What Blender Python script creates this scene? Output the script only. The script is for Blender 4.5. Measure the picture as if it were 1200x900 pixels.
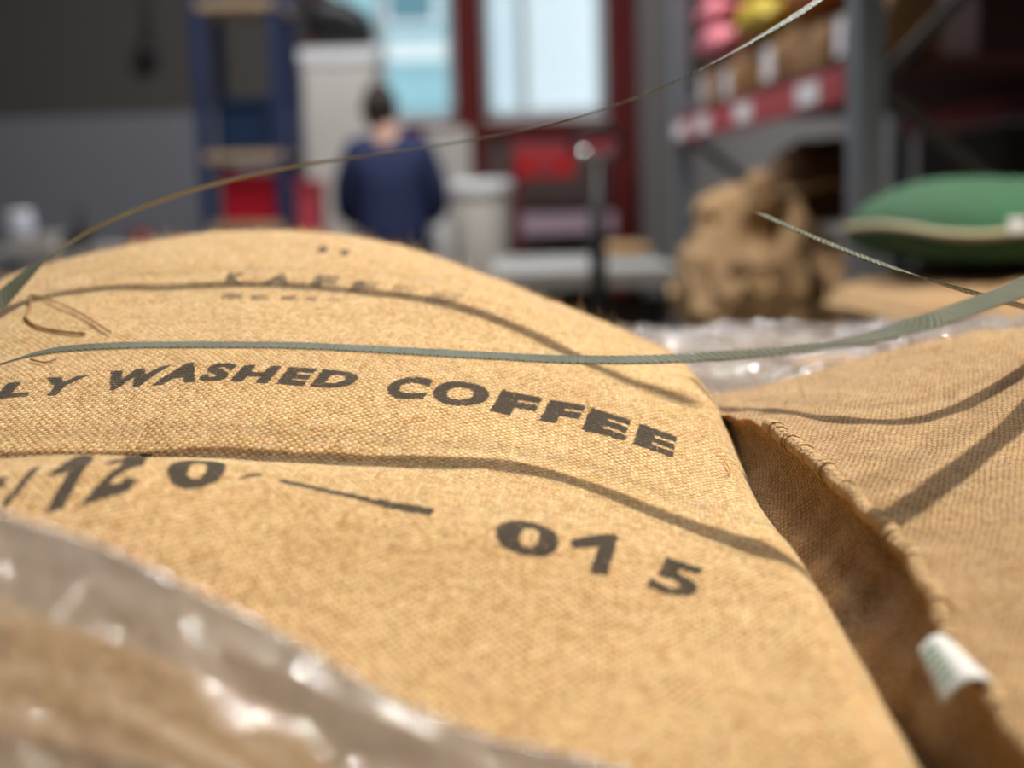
import bpy, bmesh, math, random
import numpy as np
from mathutils import Vector, Matrix, Quaternion

random.seed(7)
rng = np.random.default_rng(7)
scene = bpy.context.scene
COL = scene.collection
for o in list(bpy.data.objects):
    bpy.data.objects.remove(o, do_unlink=True)

# ------------------------------------------------------------------ camera
CAM_Z, FOC, HORIZON, ROLL = 1.15, 1500.0, 240.0, 0.030
PITCH = math.atan((450.0 - HORIZON) / FOC)
FWD = Vector((0, math.cos(PITCH), -math.sin(PITCH)))
UP0 = Vector((0, math.sin(PITCH), math.cos(PITCH)))
R0 = Vector((1, 0, 0))
RIGHT = R0 * math.cos(ROLL) - UP0 * math.sin(ROLL)
UP = UP0 * math.cos(ROLL) + R0 * math.sin(ROLL)
CAM = Vector((0, 0, CAM_Z))
cd = bpy.data.cameras.new('camera')
cam = bpy.data.objects.new('camera', cd)
COL.objects.link(cam)
m = Matrix((RIGHT, UP, -FWD)).transposed().to_4x4()
m.translation = CAM
cam.matrix_world = m
cd.sensor_width = 36.0
cd.lens = FOC / 1200.0 * 36.0
cd.clip_start = 0.02
cd.dof.use_dof = True
cd.dof.focus_distance = 0.84
cd.dof.aperture_fstop = 2.6
cd.dof.aperture_blades = 0
scene.camera = cam

# ------------------------------------------------------------------ world, lamps, exposure
w = bpy.data.worlds.new('daylight')
scene.world = w
w.use_nodes = True
bg = w.node_tree.nodes['Background']
bg.inputs['Color'].default_value = (0.86, 0.94, 1.0, 1)
bg.inputs['Strength'].default_value = 1.9
vs = scene.view_settings
vs.view_transform = 'Standard'
vs.look = 'None'
vs.gamma = 1.0
vs.exposure = 0.0
vs.use_curve_mapping = False
scene.cycles.use_denoising = True
scene.cycles.max_bounces = 8
scene.cycles.diffuse_bounces = 3
scene.cycles.transparent_max_bounces = 12
scene.cycles.caustics_reflective = False
scene.cycles.caustics_refractive = False
scene.cycles.sample_clamp_indirect = 4.0

def point_lamp(name, loc, power, radius, col):
    d = bpy.data.lights.new(name, 'SPOT')      # shaded pendants and the added aisle fill, cone straight down
    d.spot_size = math.radians(118)
    d.spot_blend = 0.8
    d.energy = power
    d.shadow_soft_size = radius
    d.color = col
    o = bpy.data.objects.new(name, d)
    o.location = loc
    COL.objects.link(o)
    return o

KEY = point_lamp('ceiling_lamp_light', (1.10, 0.90, 3.35), 395, 0.045, (1.0, 0.93, 0.82))
AISLE_FILL = point_lamp('aisle_fill_light', (0.15, 4.0, 3.9), 190, 0.06, (1.0, 0.93, 0.82))  # unseen fill added to brighten the sacks by the rack
SEC = point_lamp('rear_ceiling_lamp_light', (1.0, -0.25, 3.4), 90, 0.06, (1.0, 0.94, 0.85))

def area_lamp(name, loc, size, power, col, rot=(0, 0, 0), portal=False):
    d = bpy.data.lights.new(name, 'AREA')
    d.shape = 'RECTANGLE'
    d.size, d.size_y = size
    d.energy = power
    d.color = col
    o = bpy.data.objects.new(name, d)
    o.location = loc
    o.rotation_euler = rot
    COL.objects.link(o)
    if portal:
        d.cycles.is_portal = True
    return o

area_lamp('hall_fill_light', (-0.4, 5.3, 4.25), (3.0, 0.25), 125, (0.95, 0.97, 1.0))  # unseen soft fill, added to brighten the back of the hall
area_lamp('hall_fill_light', (-0.4, 3.5, 4.25), (3.0, 0.25), 45, (0.95, 0.97, 1.0))  # second added fill, nearer and weaker

# ------------------------------------------------------------------ helpers
def ray(px, py):
    return FWD + RIGHT * ((px - 600.0) / FOC) - UP * ((py - 450.0) / FOC)

def at(px, py, Y):
    d = ray(px, py)
    return CAM + d * (Y / d.y)

def mesh_obj(name, verts, faces, mat=None, parent=None, smooth=False):
    me = bpy.data.meshes.new(name)
    me.from_pydata([tuple(v) for v in verts], [], [tuple(f) for f in faces])
    me.update()
    if smooth:
        me.polygons.foreach_set('use_smooth', [True] * len(me.polygons))
    o = bpy.data.objects.new(name, me)
    COL.objects.link(o)
    if mat:
        me.materials.append(mat)
    if parent:
        o.parent = parent
    return o

def bm_obj(name, bm, mat=None, parent=None, smooth=False):
    me = bpy.data.meshes.new(name)
    bmesh.ops.recalc_face_normals(bm, faces=bm.faces)
    bm.to_mesh(me)
    bm.free()
    if smooth:
        me.polygons.foreach_set('use_smooth', [True] * len(me.polygons))
    o = bpy.data.objects.new(name, me)
    COL.objects.link(o)
    if mat:
        me.materials.append(mat)
    if parent:
        o.parent = parent
    return o

def tag(o, label=None, cat=None, group=None, kind=None):
    if label: o['label'] = label
    if cat: o['category'] = cat
    if group: o['group'] = group
    if kind: o['kind'] = kind
    return o

def thing(name, label, cat, loc=(0, 0, 0), rz=0.0, group=None):
    o = bpy.data.objects.new(name, None)
    o.empty_display_size = 0.05
    o.location = loc
    o.rotation_euler = (0, 0, rz)
    COL.objects.link(o)
    return tag(o, label, cat, group)

def add_box(bm, c, s, rot=None, bevel=0.0):
    r = bmesh.ops.create_cube(bm, size=1.0)
    M = Matrix.Translation(c) @ (rot.to_4x4() if rot else Matrix.Identity(4)) @ Matrix.Diagonal((s[0], s[1], s[2], 1))
    bmesh.ops.transform(bm, matrix=M, verts=r['verts'])
    if bevel > 0:
        es = list({e for v in r['verts'] for e in v.link_edges})
        bmesh.ops.bevel(bm, geom=es, offset=bevel, segments=2, affect='EDGES', profile=0.6)

def box(name, c, s, mat, parent=None, bevel=0.0, rot=None):
    bm = bmesh.new()
    add_box(bm, c, s, rot, bevel)
    return bm_obj(name, bm, mat, parent)

def box2(name, lo, hi, mat, parent=None, bevel=0.0):
    c = [(a + b) / 2 for a, b in zip(lo, hi)]
    s = [abs(b - a) for a, b in zip(lo, hi)]
    return box(name, c, s, mat, parent, bevel)

def tube_geo(path, radii, seg=10, cap=True):
    path = [Vector(p) for p in path]
    if not hasattr(radii, '__len__'):
        radii = [radii] * len(path)
    verts, faces = [], []
    prev = None
    for i, p in enumerate(path):
        t = (path[min(i + 1, len(path) - 1)] - path[max(i - 1, 0)]).normalized()
        if prev is None:
            a = Vector((0, 0, 1)) if abs(t.z) < 0.9 else Vector((1, 0, 0))
            n = (a - t * a.dot(t)).normalized()
        else:
            n = (prev - t * prev.dot(t)).normalized()
        prev = n
        b = t.cross(n)
        for k in range(seg):
            an = 2 * math.pi * k / seg
            verts.append(p + (n * math.cos(an) + b * math.sin(an)) * radii[i])
    for i in range(len(path) - 1):
        for k in range(seg):
            k2 = (k + 1) % seg
            faces.append((i * seg + k, i * seg + k2, (i + 1) * seg + k2, (i + 1) * seg + k))
    if cap:
        faces.append(tuple(reversed(range(seg))))
        faces.append(tuple(range((len(path) - 1) * seg, len(path) * seg)))
    return verts, faces

def tube(name, path, radii, mat, parent=None, seg=10):
    v, f = tube_geo(path, radii, seg)
    return mesh_obj(name, v, f, mat, parent, True)

def lathe(name, prof, mat, parent=None, loc=(0, 0, 0), seg=32):
    verts, faces = [], []
    for r, z in prof:
        for k in range(seg):
            a = 2 * math.pi * k / seg
            verts.append((loc[0] + r * math.cos(a), loc[1] + r * math.sin(a), loc[2] + z))
    for i in range(len(prof) - 1):
        for k in range(seg):
            k2 = (k + 1) % seg
            faces.append((i * seg + k, i * seg + k2, (i + 1) * seg + k2, (i + 1) * seg + k))
    faces.append(tuple(reversed(range(seg))))
    faces.append(tuple(range((len(prof) - 1) * seg, len(prof) * seg)))
    return mesh_obj(name, verts, faces, mat, parent, True)

def catmull(pts, n):
    P = np.array([list(p) for p in pts], float)
    P = np.vstack([2 * P[0] - P[1], P, 2 * P[-1] - P[-2]])
    out = []
    m_ = len(P) - 3
    for t in np.linspace(0, m_, n):
        i = min(int(t), m_ - 1)
        f = t - i
        p0, p1, p2, p3 = P[i:i + 4]
        out.append(0.5 * (2 * p1 + (p2 - p0) * f + (2 * p0 - 5 * p1 + 4 * p2 - p3) * f * f + (3 * p1 - p0 - 3 * p2 + p3) * f ** 3))
    return np.array(out)

def noise2(x, y, f, seed):
    """smooth value noise, vectorised"""
    r = np.random.default_rng(seed)
    T = r.random((64, 64)) * 2 - 1
    X, Y = x * f, y * f
    i, j = np.floor(X).astype(int), np.floor(Y).astype(int)
    a, b = X - i, Y - j
    a = a * a * (3 - 2 * a); b = b * b * (3 - 2 * b)
    g = lambda p, q: T[p % 64, q % 64]
    return (g(i, j) * (1 - a) + g(i + 1, j) * a) * (1 - b) + (g(i, j + 1) * (1 - a) + g(i + 1, j + 1) * a) * b

# ------------------------------------------------------------------ materials
def new_mat(name):
    mt = bpy.data.materials.new(name)
    mt.use_nodes = True
    nt = mt.node_tree
    return mt, nt, nt.nodes['Principled BSDF']

def plain(name, col, rough=0.6, metal=0.0, var=0.12, scale=30.0, bump=0.0):
    mt, nt, p = new_mat(name)
    p.inputs['Roughness'].default_value = rough
    p.inputs['Metallic'].default_value = metal
    tc = nt.nodes.new('ShaderNodeTexCoord')
    ns = nt.nodes.new('ShaderNodeTexNoise')
    ns.inputs['Scale'].default_value = scale
    ns.inputs['Detail'].default_value = 4
    nt.links.new(tc.outputs['Object'], ns.inputs['Vector'])
    mx = nt.nodes.new('ShaderNodeMix'); mx.data_type = 'RGBA'
    mx.inputs['A'].default_value = tuple(c * (1 - var) for c in col) + (1,)
    mx.inputs['B'].default_value = tuple(min(1, c * (1 + var)) for c in col) + (1,)
    nt.links.new(ns.outputs['Fac'], mx.inputs['Factor'])
    nt.links.new(mx.outputs['Result'], p.inputs['Base Color'])
    if bump:
        b = nt.nodes.new('ShaderNodeBump')
        b.inputs['Strength'].default_value = bump
        b.inputs['Distance'].default_value = 0.01
        nt.links.new(ns.outputs['Fac'], b.inputs['Height'])
        nt.links.new(b.outputs['Normal'], p.inputs['Normal'])
    return mt

class N:
    """tiny node-graph builder"""
    def __init__(s, nt): s.nt = nt
    def val(s, sock, v):
        if hasattr(v, 'is_output'): s.nt.links.new(v, sock)
        else: sock.default_value = v
    def math(s, op, a, b=None, c=None, clamp=False):
        n = s.nt.nodes.new('ShaderNodeMath'); n.operation = op; n.use_clamp = clamp
        s.val(n.inputs[0], a)
        if b is not None: s.val(n.inputs[1], b)
        if c is not None: s.val(n.inputs[2], c)
        return n.outputs[0]
    def noise(s, vec, scale, detail=2.0, rough=0.5):
        n = s.nt.nodes.new('ShaderNodeTexNoise')
        n.inputs['Scale'].default_value = scale; n.inputs['Detail'].default_value = detail
        n.inputs['Roughness'].default_value = rough
        s.nt.links.new(vec, n.inputs['Vector'])
        return n.outputs['Fac'], n.outputs['Color']
    def mapr(s, v, a, b, c=0.0, d=1.0):
        n = s.nt.nodes.new('ShaderNodeMapRange')
        s.val(n.inputs['Value'], v)
        for k, x in (('From Min', a), ('From Max', b), ('To Min', c), ('To Max', d)):
            n.inputs[k].default_value = x
        return n.outputs[0]
    def mix(s, f, a, b, mode='MIX'):
        n = s.nt.nodes.new('ShaderNodeMix'); n.data_type = 'RGBA'; n.blend_type = mode
        s.val(n.inputs['Factor'], f); s.val(n.inputs['A'], a); s.val(n.inputs['B'], b)
        return n.outputs['Result']
    def comb(s, x, y, z=0.0):
        n = s.nt.nodes.new('ShaderNodeCombineXYZ')
        s.val(n.inputs[0], x); s.val(n.inputs[1], y); s.val(n.inputs[2], z)
        return n.outputs[0]

def burlap(name, pitch=0.0027, light=(0.88, 0.625, 0.345), dark=(0.33, 0.16, 0.030), ink=False, angle=0.0, bump=1.0, bdist=0.0011, sss=0.0):
    mt, nt, p = new_mat(name)
    g = N(nt)
    uv = nt.nodes.new('ShaderNodeUVMap').outputs[0]
    mp = nt.nodes.new('ShaderNodeMapping')
    mp.inputs['Rotation'].default_value[2] = angle
    nt.links.new(uv, mp.inputs['Vector'])
    vec = mp.outputs[0]
    # yarn irregularity
    _, nc = g.noise(vec, 260.0, 2.0)
    _, nc2 = g.noise(vec, 28.0, 1.0)
    sx = nt.nodes.new('ShaderNodeSeparateXYZ'); nt.links.new(vec, sx.inputs[0])
    sn = nt.nodes.new('ShaderNodeSeparateXYZ'); nt.links.new(nc, sn.inputs[0])
    sm = nt.nodes.new('ShaderNodeSeparateXYZ'); nt.links.new(nc2, sm.inputs[0])
    U = g.math('ADD', g.math('MULTIPLY', sx.outputs[0], 1 / pitch), g.math('ADD', g.math('MULTIPLY', sn.outputs[0], 1.05), g.math('MULTIPLY', sm.outputs[0], 2.2)))
    V = g.math('ADD', g.math('MULTIPLY', sx.outputs[1], 1 / pitch), g.math('ADD', g.math('MULTIPLY', sn.outputs[1], 1.05), g.math('MULTIPLY', sm.outputs[1], 2.2)))
    su = g.math('SINE', g.math('MULTIPLY', U, math.pi))
    sv = g.math('SINE', g.math('MULTIPLY', V, math.pi))
    S = g.math('MULTIPLY', g.math('MULTIPLY', su, sv), 1.6)
    S = g.math('MINIMUM', g.math('MAXIMUM', S, -1.0), 1.0)
    hw = g.math('MULTIPLY', g.math('ABSOLUTE', su), g.math('MULTIPLY_ADD', S, 0.38, 0.62))
    hf = g.math('MULTIPLY', g.math('ABSOLUTE', sv), g.math('MULTIPLY_ADD', S, -0.38, 0.62))
    H = g.math('MAXIMUM', hw, hf)
    # per-yarn colour: noise stretched along each yarn
    yw, _ = g.noise(g.comb(g.math('FLOOR', U), g.math('MULTIPLY', V, 0.09)), 1.7, 1.0)
    yf, _ = g.noise(g.comb(g.math('MULTIPLY', U, 0.09), g.math('FLOOR', V), 7.3), 1.7, 1.0)
    top = g.math('GREATER_THAN', hw, hf)
    yarn = g.math('ADD', g.math('MULTIPLY', yw, top), g.math('MULTIPLY', yf, g.math('SUBTRACT', 1.0, top)))
    yarn = g.mapr(yarn, 0.33, 0.68)
    wn = nt.nodes.new('ShaderNodeTexWhiteNoise'); wn.noise_dimensions = '2D'
    nt.links.new(g.comb(g.math('FLOOR', U), g.math('FLOOR', V)), wn.inputs['Vector'])
    cell = wn.outputs['Value']
    big, _ = g.noise(vec, 9.0, 3.0)
    mid_, _ = g.noise(vec, 120.0, 2.0, 0.6)
    fib, _ = g.noise(vec, 900.0, 2.0)
    f = g.math('ADD', g.math('MULTIPLY', yarn, 0.30), g.math('ADD', g.math('MULTIPLY', g.mapr(big, 0.3, 0.7), 0.08), g.math('MULTIPLY', g.mapr(fib, 0.3, 0.7), 0.22)))
    f = g.math('ADD', f, g.math('ADD', g.math('ADD', g.math('MULTIPLY', g.math('SUBTRACT', cell, 0.35), 0.38), g.math('MULTIPLY', S, -0.30)), g.math('MULTIPLY_ADD', g.mapr(mid_, 0.3, 0.7), 0.20, 0.04)), clamp=True)
    col = g.mix(f, dark + (1,), light + (1,))
    # shade between the yarns painted into the colour, darker in the gaps
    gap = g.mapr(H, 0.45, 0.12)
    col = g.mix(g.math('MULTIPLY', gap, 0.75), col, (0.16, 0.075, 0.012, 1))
    # husk flecks
    sp, _ = g.noise(vec, 150.0, 1.0)
    col = g.mix(g.mapr(sp, 0.765, 0.80), col, (0.16, 0.08, 0.03, 1))
    if ink:
        at_ = nt.nodes.new('ShaderNodeAttribute'); at_.attribute_name = 'ink'
        n3, _ = g.noise(vec, 420.0, 3.0, 0.65)
        n4, _ = g.noise(vec, 60.0, 2.0)
        e = g.math('ADD', g.math('MULTIPLY', at_.outputs['Fac'], 1.42), g.math('ADD', g.math('MULTIPLY', g.math('SUBTRACT', n3, 0.5), 2.0), g.math('ADD', g.math('MULTIPLY', g.math('SUBTRACT', n4, 0.5), 0.7), g.math('MULTIPLY', g.math('SUBTRACT', cell, 0.5), 0.45))))
        e = g.math('ADD', e, g.math('MULTIPLY', g.math('SUBTRACT', H, 0.6), 0.35))
        k = g.math('MULTIPLY', g.mapr(e, 0.55, 1.15), 0.95)
        k = g.math('MULTIPLY', k, g.math('GREATER_THAN', at_.outputs['Fac'], 0.04))
        col = g.mix(k, col, (0.026, 0.020, 0.014, 1))
        if sss:
            nt.links.new(g.math('MULTIPLY', g.math('SUBTRACT', 1.0, k), sss), p.inputs['Subsurface Weight'])
    nt.links.new(col, p.inputs['Base Color'])
    p.inputs['Roughness'].default_value = 0.82
    p.inputs['Specular IOR Level'].default_value = 0.25
    p.inputs['Sheen Weight'].default_value = 0.08
    if sss:
        p.inputs['Subsurface Weight'].default_value = sss
        p.inputs['Subsurface Radius'].default_value = (1.0, 0.45, 0.10)
        p.inputs['Subsurface Scale'].default_value = 0.010
    b = nt.nodes.new('ShaderNodeBump')
    b.inputs['Strength'].default_value = bump
    b.inputs['Distance'].default_value = bdist
    hh = g.math('ADD', H, g.math('MULTIPLY', fib, 0.45))
    nt.links.new(hh, b.inputs['Height'])
    nt.links.new(b.outputs['Normal'], p.inputs['Normal'])
    return mt

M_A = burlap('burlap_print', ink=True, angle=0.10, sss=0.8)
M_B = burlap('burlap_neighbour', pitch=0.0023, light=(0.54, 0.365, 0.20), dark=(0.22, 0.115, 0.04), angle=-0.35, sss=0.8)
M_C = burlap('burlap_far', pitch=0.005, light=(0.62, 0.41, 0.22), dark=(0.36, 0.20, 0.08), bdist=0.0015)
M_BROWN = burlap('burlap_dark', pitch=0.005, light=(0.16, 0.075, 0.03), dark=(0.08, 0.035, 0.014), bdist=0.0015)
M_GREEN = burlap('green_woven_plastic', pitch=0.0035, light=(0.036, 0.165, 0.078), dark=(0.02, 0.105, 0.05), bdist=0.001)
M_YARN = plain('jute_yarn', (0.60, 0.40, 0.20), 0.85, var=0.25, scale=300, bump=0.5)
M_LOOSE = plain('loose_jute_thread', (0.36, 0.19, 0.07), 0.85, var=0.25, scale=300)
M_FUZZ = plain('jute_fibre', (0.66, 0.46, 0.25), 0.7, var=0.25, scale=100)

# ------------------------------------------------------------------ the room
M_WALL_UP = plain('wall_taupe_paint', (0.088, 0.075, 0.067), 0.8, var=0.05, scale=2)
M_WALL_LOW = plain('wall_pale_grey_paint', (0.225, 0.225, 0.25), 0.6, var=0.05, scale=2)
M_WALL_SIDE = plain('side_wall_paint', (0.12, 0.115, 0.11), 0.8, var=0.05, scale=2)
M_WALL_BROWN = plain('wall_brown_panel', (0.105, 0.068, 0.06), 0.7, var=0.08, scale=3)
M_FLOOR = plain('concrete_floor', (0.22, 0.21, 0.20), 0.55, var=0.15, scale=4)
M_CEIL = plain('ceiling_paint', (0.35, 0.34, 0.33), 0.9, var=0.04, scale=2)
M_REDPAINT = plain('oxide_red_paint', (0.13, 0.008, 0.007), 0.85, var=0.1, scale=8)
M_REDDARK = plain('dark_maroon_paint', (0.085, 0.008, 0.010), 0.55, var=0.12, scale=8)

XL, XR, YB, YF, ZC = -3.4, 3.2, 8.2, -2.6, 4.5
tag(box2('floor', (XL, YF, -0.1), (XR, YB, 0), M_FLOOR), kind='structure')
tag(box2('ceiling', (XL, YF, ZC), (XR, YB, ZC + 0.1), M_CEIL), kind='structure')
tag(box2('wall_left', (XL - 0.15, YF, 0), (XL, YB, ZC), M_WALL_SIDE), kind='structure')
tag(box2('wall_right', (XR, YF, 0), (XR + 0.15, YB, ZC), M_WALL_SIDE), kind='structure')
tag(box2('wall_front', (XL, YF - 0.15, 0), (XR, YF, ZC), M_WALL_SIDE), kind='structure')
WZ0, WZ1 = 1.70, 3.40
WX = [(-1.10, -0.30), (-0.12, 0.65)]
bm = bmesh.new()
def wb(x0, x1, z0, z1):
    add_box(bm, ((x0 + x1) / 2, YB + 0.12, (z0 + z1) / 2), (x1 - x0, 0.24, z1 - z0))
wb(XL, WX[0][0], 0, ZC); wb(WX[1][1], XR, 0, ZC); wb(WX[0][1], WX[1][0], 0, ZC)
for a, b in WX:
    wb(a, b, 0, WZ0); wb(a, b, WZ1, ZC)
tag(bm_obj('wall_back', bm, M_WALL_UP), kind='structure')
DADO = 1.78
tag(box2('trim_1', (XL, YB - 0.03, 0), (-1.12, YB - 0.001, DADO), M_WALL_LOW), kind='structure')
tag(box2('trim_2', (0.84, YB - 0.03, 0), (XR, YB - 0.001, DADO), plain('pale_plaster', (0.46, 0.43, 0.41), 0.8, var=0.05, scale=2)), kind='structure')
tag(box2('trim_3', (-1.12, YB - 0.03, 0), (0.84, YB - 0.001, WZ0 - 0.13), M_WALL_BROWN), kind='structure')

M_GLASS, nt, p = new_mat('window_glass')
for n in list(nt.nodes):
    if n.type != 'OUTPUT_MATERIAL': nt.nodes.remove(n)
tr = nt.nodes.new('ShaderNodeBsdfTransparent'); tr.inputs[0].default_value = (0.93, 0.97, 0.97, 1)
gl = nt.nodes.new('ShaderNodeBsdfGlossy'); gl.inputs['Roughness'].default_value = 0.02
ms = nt.nodes.new('ShaderNodeMixShader'); fr = nt.nodes.new('ShaderNodeFresnel'); fr.inputs[0].default_value = 1.3
ms.inputs[0].default_value = 0.02; gl.inputs['Roughness'].default_value = 0.3; nt.links.new(tr.outputs[0], ms.inputs[1]); nt.links.new(gl.outputs[0], ms.inputs[2])
nt.links.new(ms.outputs[0], nt.nodes['Material Output'].inputs[0])
M_SILL = plain('white_sill', (0.80, 0.80, 0.78), 0.4, var=0.03)
M_WFRAME = plain('white_window_sash', (0.62, 0.70, 0.72), 0.4, var=0.03)

for i, (a, b) in enumerate(WX):
    wn = bpy.data.objects.new('window_%d' % (i + 1), None); COL.objects.link(wn); wn.location = (0, 0, 0)
    tag(wn, kind='structure')
    bm = bmesh.new()
    for x0, x1, z0, z1 in ((a, a + 0.05, WZ0, WZ1), (b - 0.05, b, WZ0, WZ1), (a, b, WZ0, WZ0 + 0.05), (a, b, WZ1 - 0.05, WZ1)):
        add_box(bm, ((x0 + x1) / 2, YB + 0.17, (z0 + z1) / 2), (x1 - x0, 0.06, z1 - z0))
    bm_obj('window_frame', bm, M_WFRAME, wn)
    mid = a + (b - a) * (0.42 if i == 0 else 0.33)
    box2('mullion', (mid - 0.03, YB + 0.14, WZ0 + 0.05), (mid + 0.03, YB + 0.20, WZ1 - 0.05), M_WFRAME, wn)
    box2('pane', (a + 0.05, YB + 0.165, WZ0 + 0.05), (mid - 0.03, YB + 0.171, WZ1 - 0.05), M_GLASS, wn)
    box2('pane', (mid + 0.03, YB + 0.165, WZ0 + 0.05), (b - 0.05, YB + 0.171, WZ1 - 0.05), M_GLASS, wn)
    box2('window_sill', (a, YB - 0.02, WZ0 - 0.03), (b, YB + 0.30, WZ0), M_SILL, wn, 0.004)
    # red casing round the opening, sub-boxes proud of the wall
    area_lamp('window_daylight_portal', ((a + b) / 2, YB + 0.26, (WZ0 + WZ1) / 2), (b - a, WZ1 - WZ0), 10, (1, 1, 1), (math.pi / 2, 0, 0), True)
tag(box2('trim_4', (WX[0][1], YB - 0.06, 0.9), (WX[1][0], YB - 0.002, ZC), M_REDPAINT), kind='structure')
tag(box2('trim_5', (-1.12, YB - 0.07, WZ0 - 0.13), (WX[1][1], YB - 0.002, WZ0 - 0.03), M_REDPAINT), kind='structure')
tag(box2('trim_6', (WX[1][1], YB - 0.10, 0), (0.84, YB - 0.002, ZC), M_REDPAINT), kind='structure')
tag(box2('trim_7', (-1.20, YB - 0.06, 0.9), (WX[0][0], YB - 0.002, ZC), M_REDPAINT), kind='structure')

# the street side seen through the windows: two pale facades with their own windows
M_FAC1 = plain('aqua_render', (0.42, 0.66, 0.72), 0.8, var=0.05, scale=1)
M_FAC2 = plain('white_render', (0.86, 0.86, 0.88), 0.8, var=0.04, scale=1)
M_FACGLASS = plain('facade_glass', (0.16, 0.30, 0.36), 0.15, var=0.1, scale=1)
M_FACBAND = plain('facade_white_band', (0.95, 0.95, 0.95), 0.7, var=0.02, scale=1)
def facade(name, label, x0, x1, Y, mat, wins, bands):
    t = thing(name, label, 'building', ((x0 + x1) / 2, Y, 0))
    def pt(nm, lo, hi, m_):
        o = box2(nm, lo, hi, m_, None); o.parent = t
        o.matrix_parent_inverse = Matrix.Translation(-Vector(t.location)); return o
    pt('facade_wall', (x0, Y, 0), (x1, Y + 0.3, 6.0), mat)
    for (a, b, c, d) in wins:
        f = pt('window_frame', (a, Y - 0.03, c), (b, Y - 0.002, d), M_FACBAND)
        g_ = box2('pane', (a + 0.05, Y - 0.034, c + 0.05), (b - 0.05, Y - 0.031, d - 0.05), M_FACGLASS)
        g_.parent = t; g_.matrix_parent_inverse = Matrix.Translation(-Vector(t.location))
    for (c, d) in bands:
        pt('ledge', (x0, Y - 0.12, c), (x1, Y - 0.002, d), M_FACBAND)
facade('street_building', 'pale aqua building across the street seen through the left window', -3.6, -0.35, 11.8, M_FAC1,
       [(-1.05, -0.55, 2.75, 3.6), (-2.2, -1.5, 2.75, 3.6)], [(1.75, 1.98), (2.45, 2.62)])
facade('street_building', 'white rendered building across the street seen through the right window', -0.30, 3.0, 12.4, M_FAC2,
       [(0.10, 0.28, 1.9, 4.6), (1.3, 1.7, 1.9, 3.4)], [(1.3, 1.5)])

# ------------------------------------------------------------------ sack surfaces
def tps(pts, smooth=1e-5):
    P = np.array(pts, float); n = len(P)
    X = P[:, :2]; z = P[:, 2]
    def phi(r2): return 0.5 * r2 * np.log(r2 + 1e-12)
    D = ((X[:, None] - X[None]) ** 2).sum(-1)
    A = np.zeros((n + 3, n + 3))
    A[:n, :n] = phi(D) + smooth * np.eye(n)
    A[:n, n] = 1; A[:n, n + 1:] = X
    A[n, :n] = 1; A[n + 1:, :n] = X.T
    s = np.linalg.solve(A, np.concatenate([z, [0, 0, 0]]))
    def f(x, y):
        x = np.asarray(x, float); y = np.asarray(y, float)
        out = s[n] + s[n + 1] * x + s[n + 2] * y
        for i in range(n):
            out = out + s[i] * phi((x - X[i, 0]) ** 2 + (y - X[i, 1]) ** 2)
        return out
    return f

PA = [(-.44, 1.1, -.062), (-.43, 1.22, -.040), (-.3, 1.25, -.020), (-.1, 1.25, -.038), (0, 1.2, -.074), (.1, 1.15, -.114), (.16, .95, -.150),
      (-.40, 1.05, -.066), (-.28, 1.05, -.063), (-.10, 1.05, -.070), (-.028, 1.05, -.078), (.07, 1.05, -.107), (.13, 1.0, -.137),
      (-.34, .85, -.117), (-.2, .85, -.113), (-.1, .85, -.123), (0, .85, -.142), (.108, .85, -.168), (.155, .85, -.178),
      (-.22, .80, -.131), (-.22, .76, -.142), (-.22, .69, -.131), (-.32, .69, -.134), (-.32, .77, -.141), (-.1, .76, -.150), (0, .76, -.162), (.1, .76, -.182), (.155, .76, -.186),
      (-.09, .68, -.160), (0, .67, -.174), (.045, .67, -.182), (.09, .67, -.190), (.155, .67, -.190),
      (-.1, .58, -.192), (-.22, .58, -.165), (0, .58, -.203), (.1, .58, -.208), (.153, .58, -.203),
      (-.2, .5, -.2), (0, .5, -.226), (.153, .5, -.213), (-.3, .35, -.25), (-.1, .35, -.265), (.1, .35, -.26), (.15, .35, -.25),
      (-.42, .85, -.130), (-.42, .65, -.155), (-.42, .5, -.2), (-.4, .35, -.26),
      (-.3, 1.4, -.03), (-.1, 1.4, -.055), (.05, 1.4, -.12), (-.45, 1.4, -.06), (.15, 1.3, -.17)]
fA_ = tps(PA, 2e-5)
def topA(x, y):
    z = fA_(x, y)
    # soft slack wrinkles in the cloth
    z = z + 0.0016 * noise2(x, y * 1.6, 14.0, 3) + 0.0008 * noise2(x, y, 45.0, 4)
    # shallow fold in front of the lettering, on the slack left half
    z = z - 0.0065 * np.exp(-((y - 0.765 - 0.02 * (x + .2)) / 0.014) ** 2) / (1 + np.exp((x + 0.10) / 0.03))
    return z + CAM_Z

def hitA(px, py):
    d = ray(px, py)
    ys = np.linspace(0.32, 1.45, 2400)
    k = ys / d.y
    x = d.x * k; z = CAM_Z + d.z * k
    below = z < topA(x, ys)
    i = int(np.argmax(below)) if below.any() else len(ys) - 1
    return np.array([x[i], ys[i]])

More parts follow.
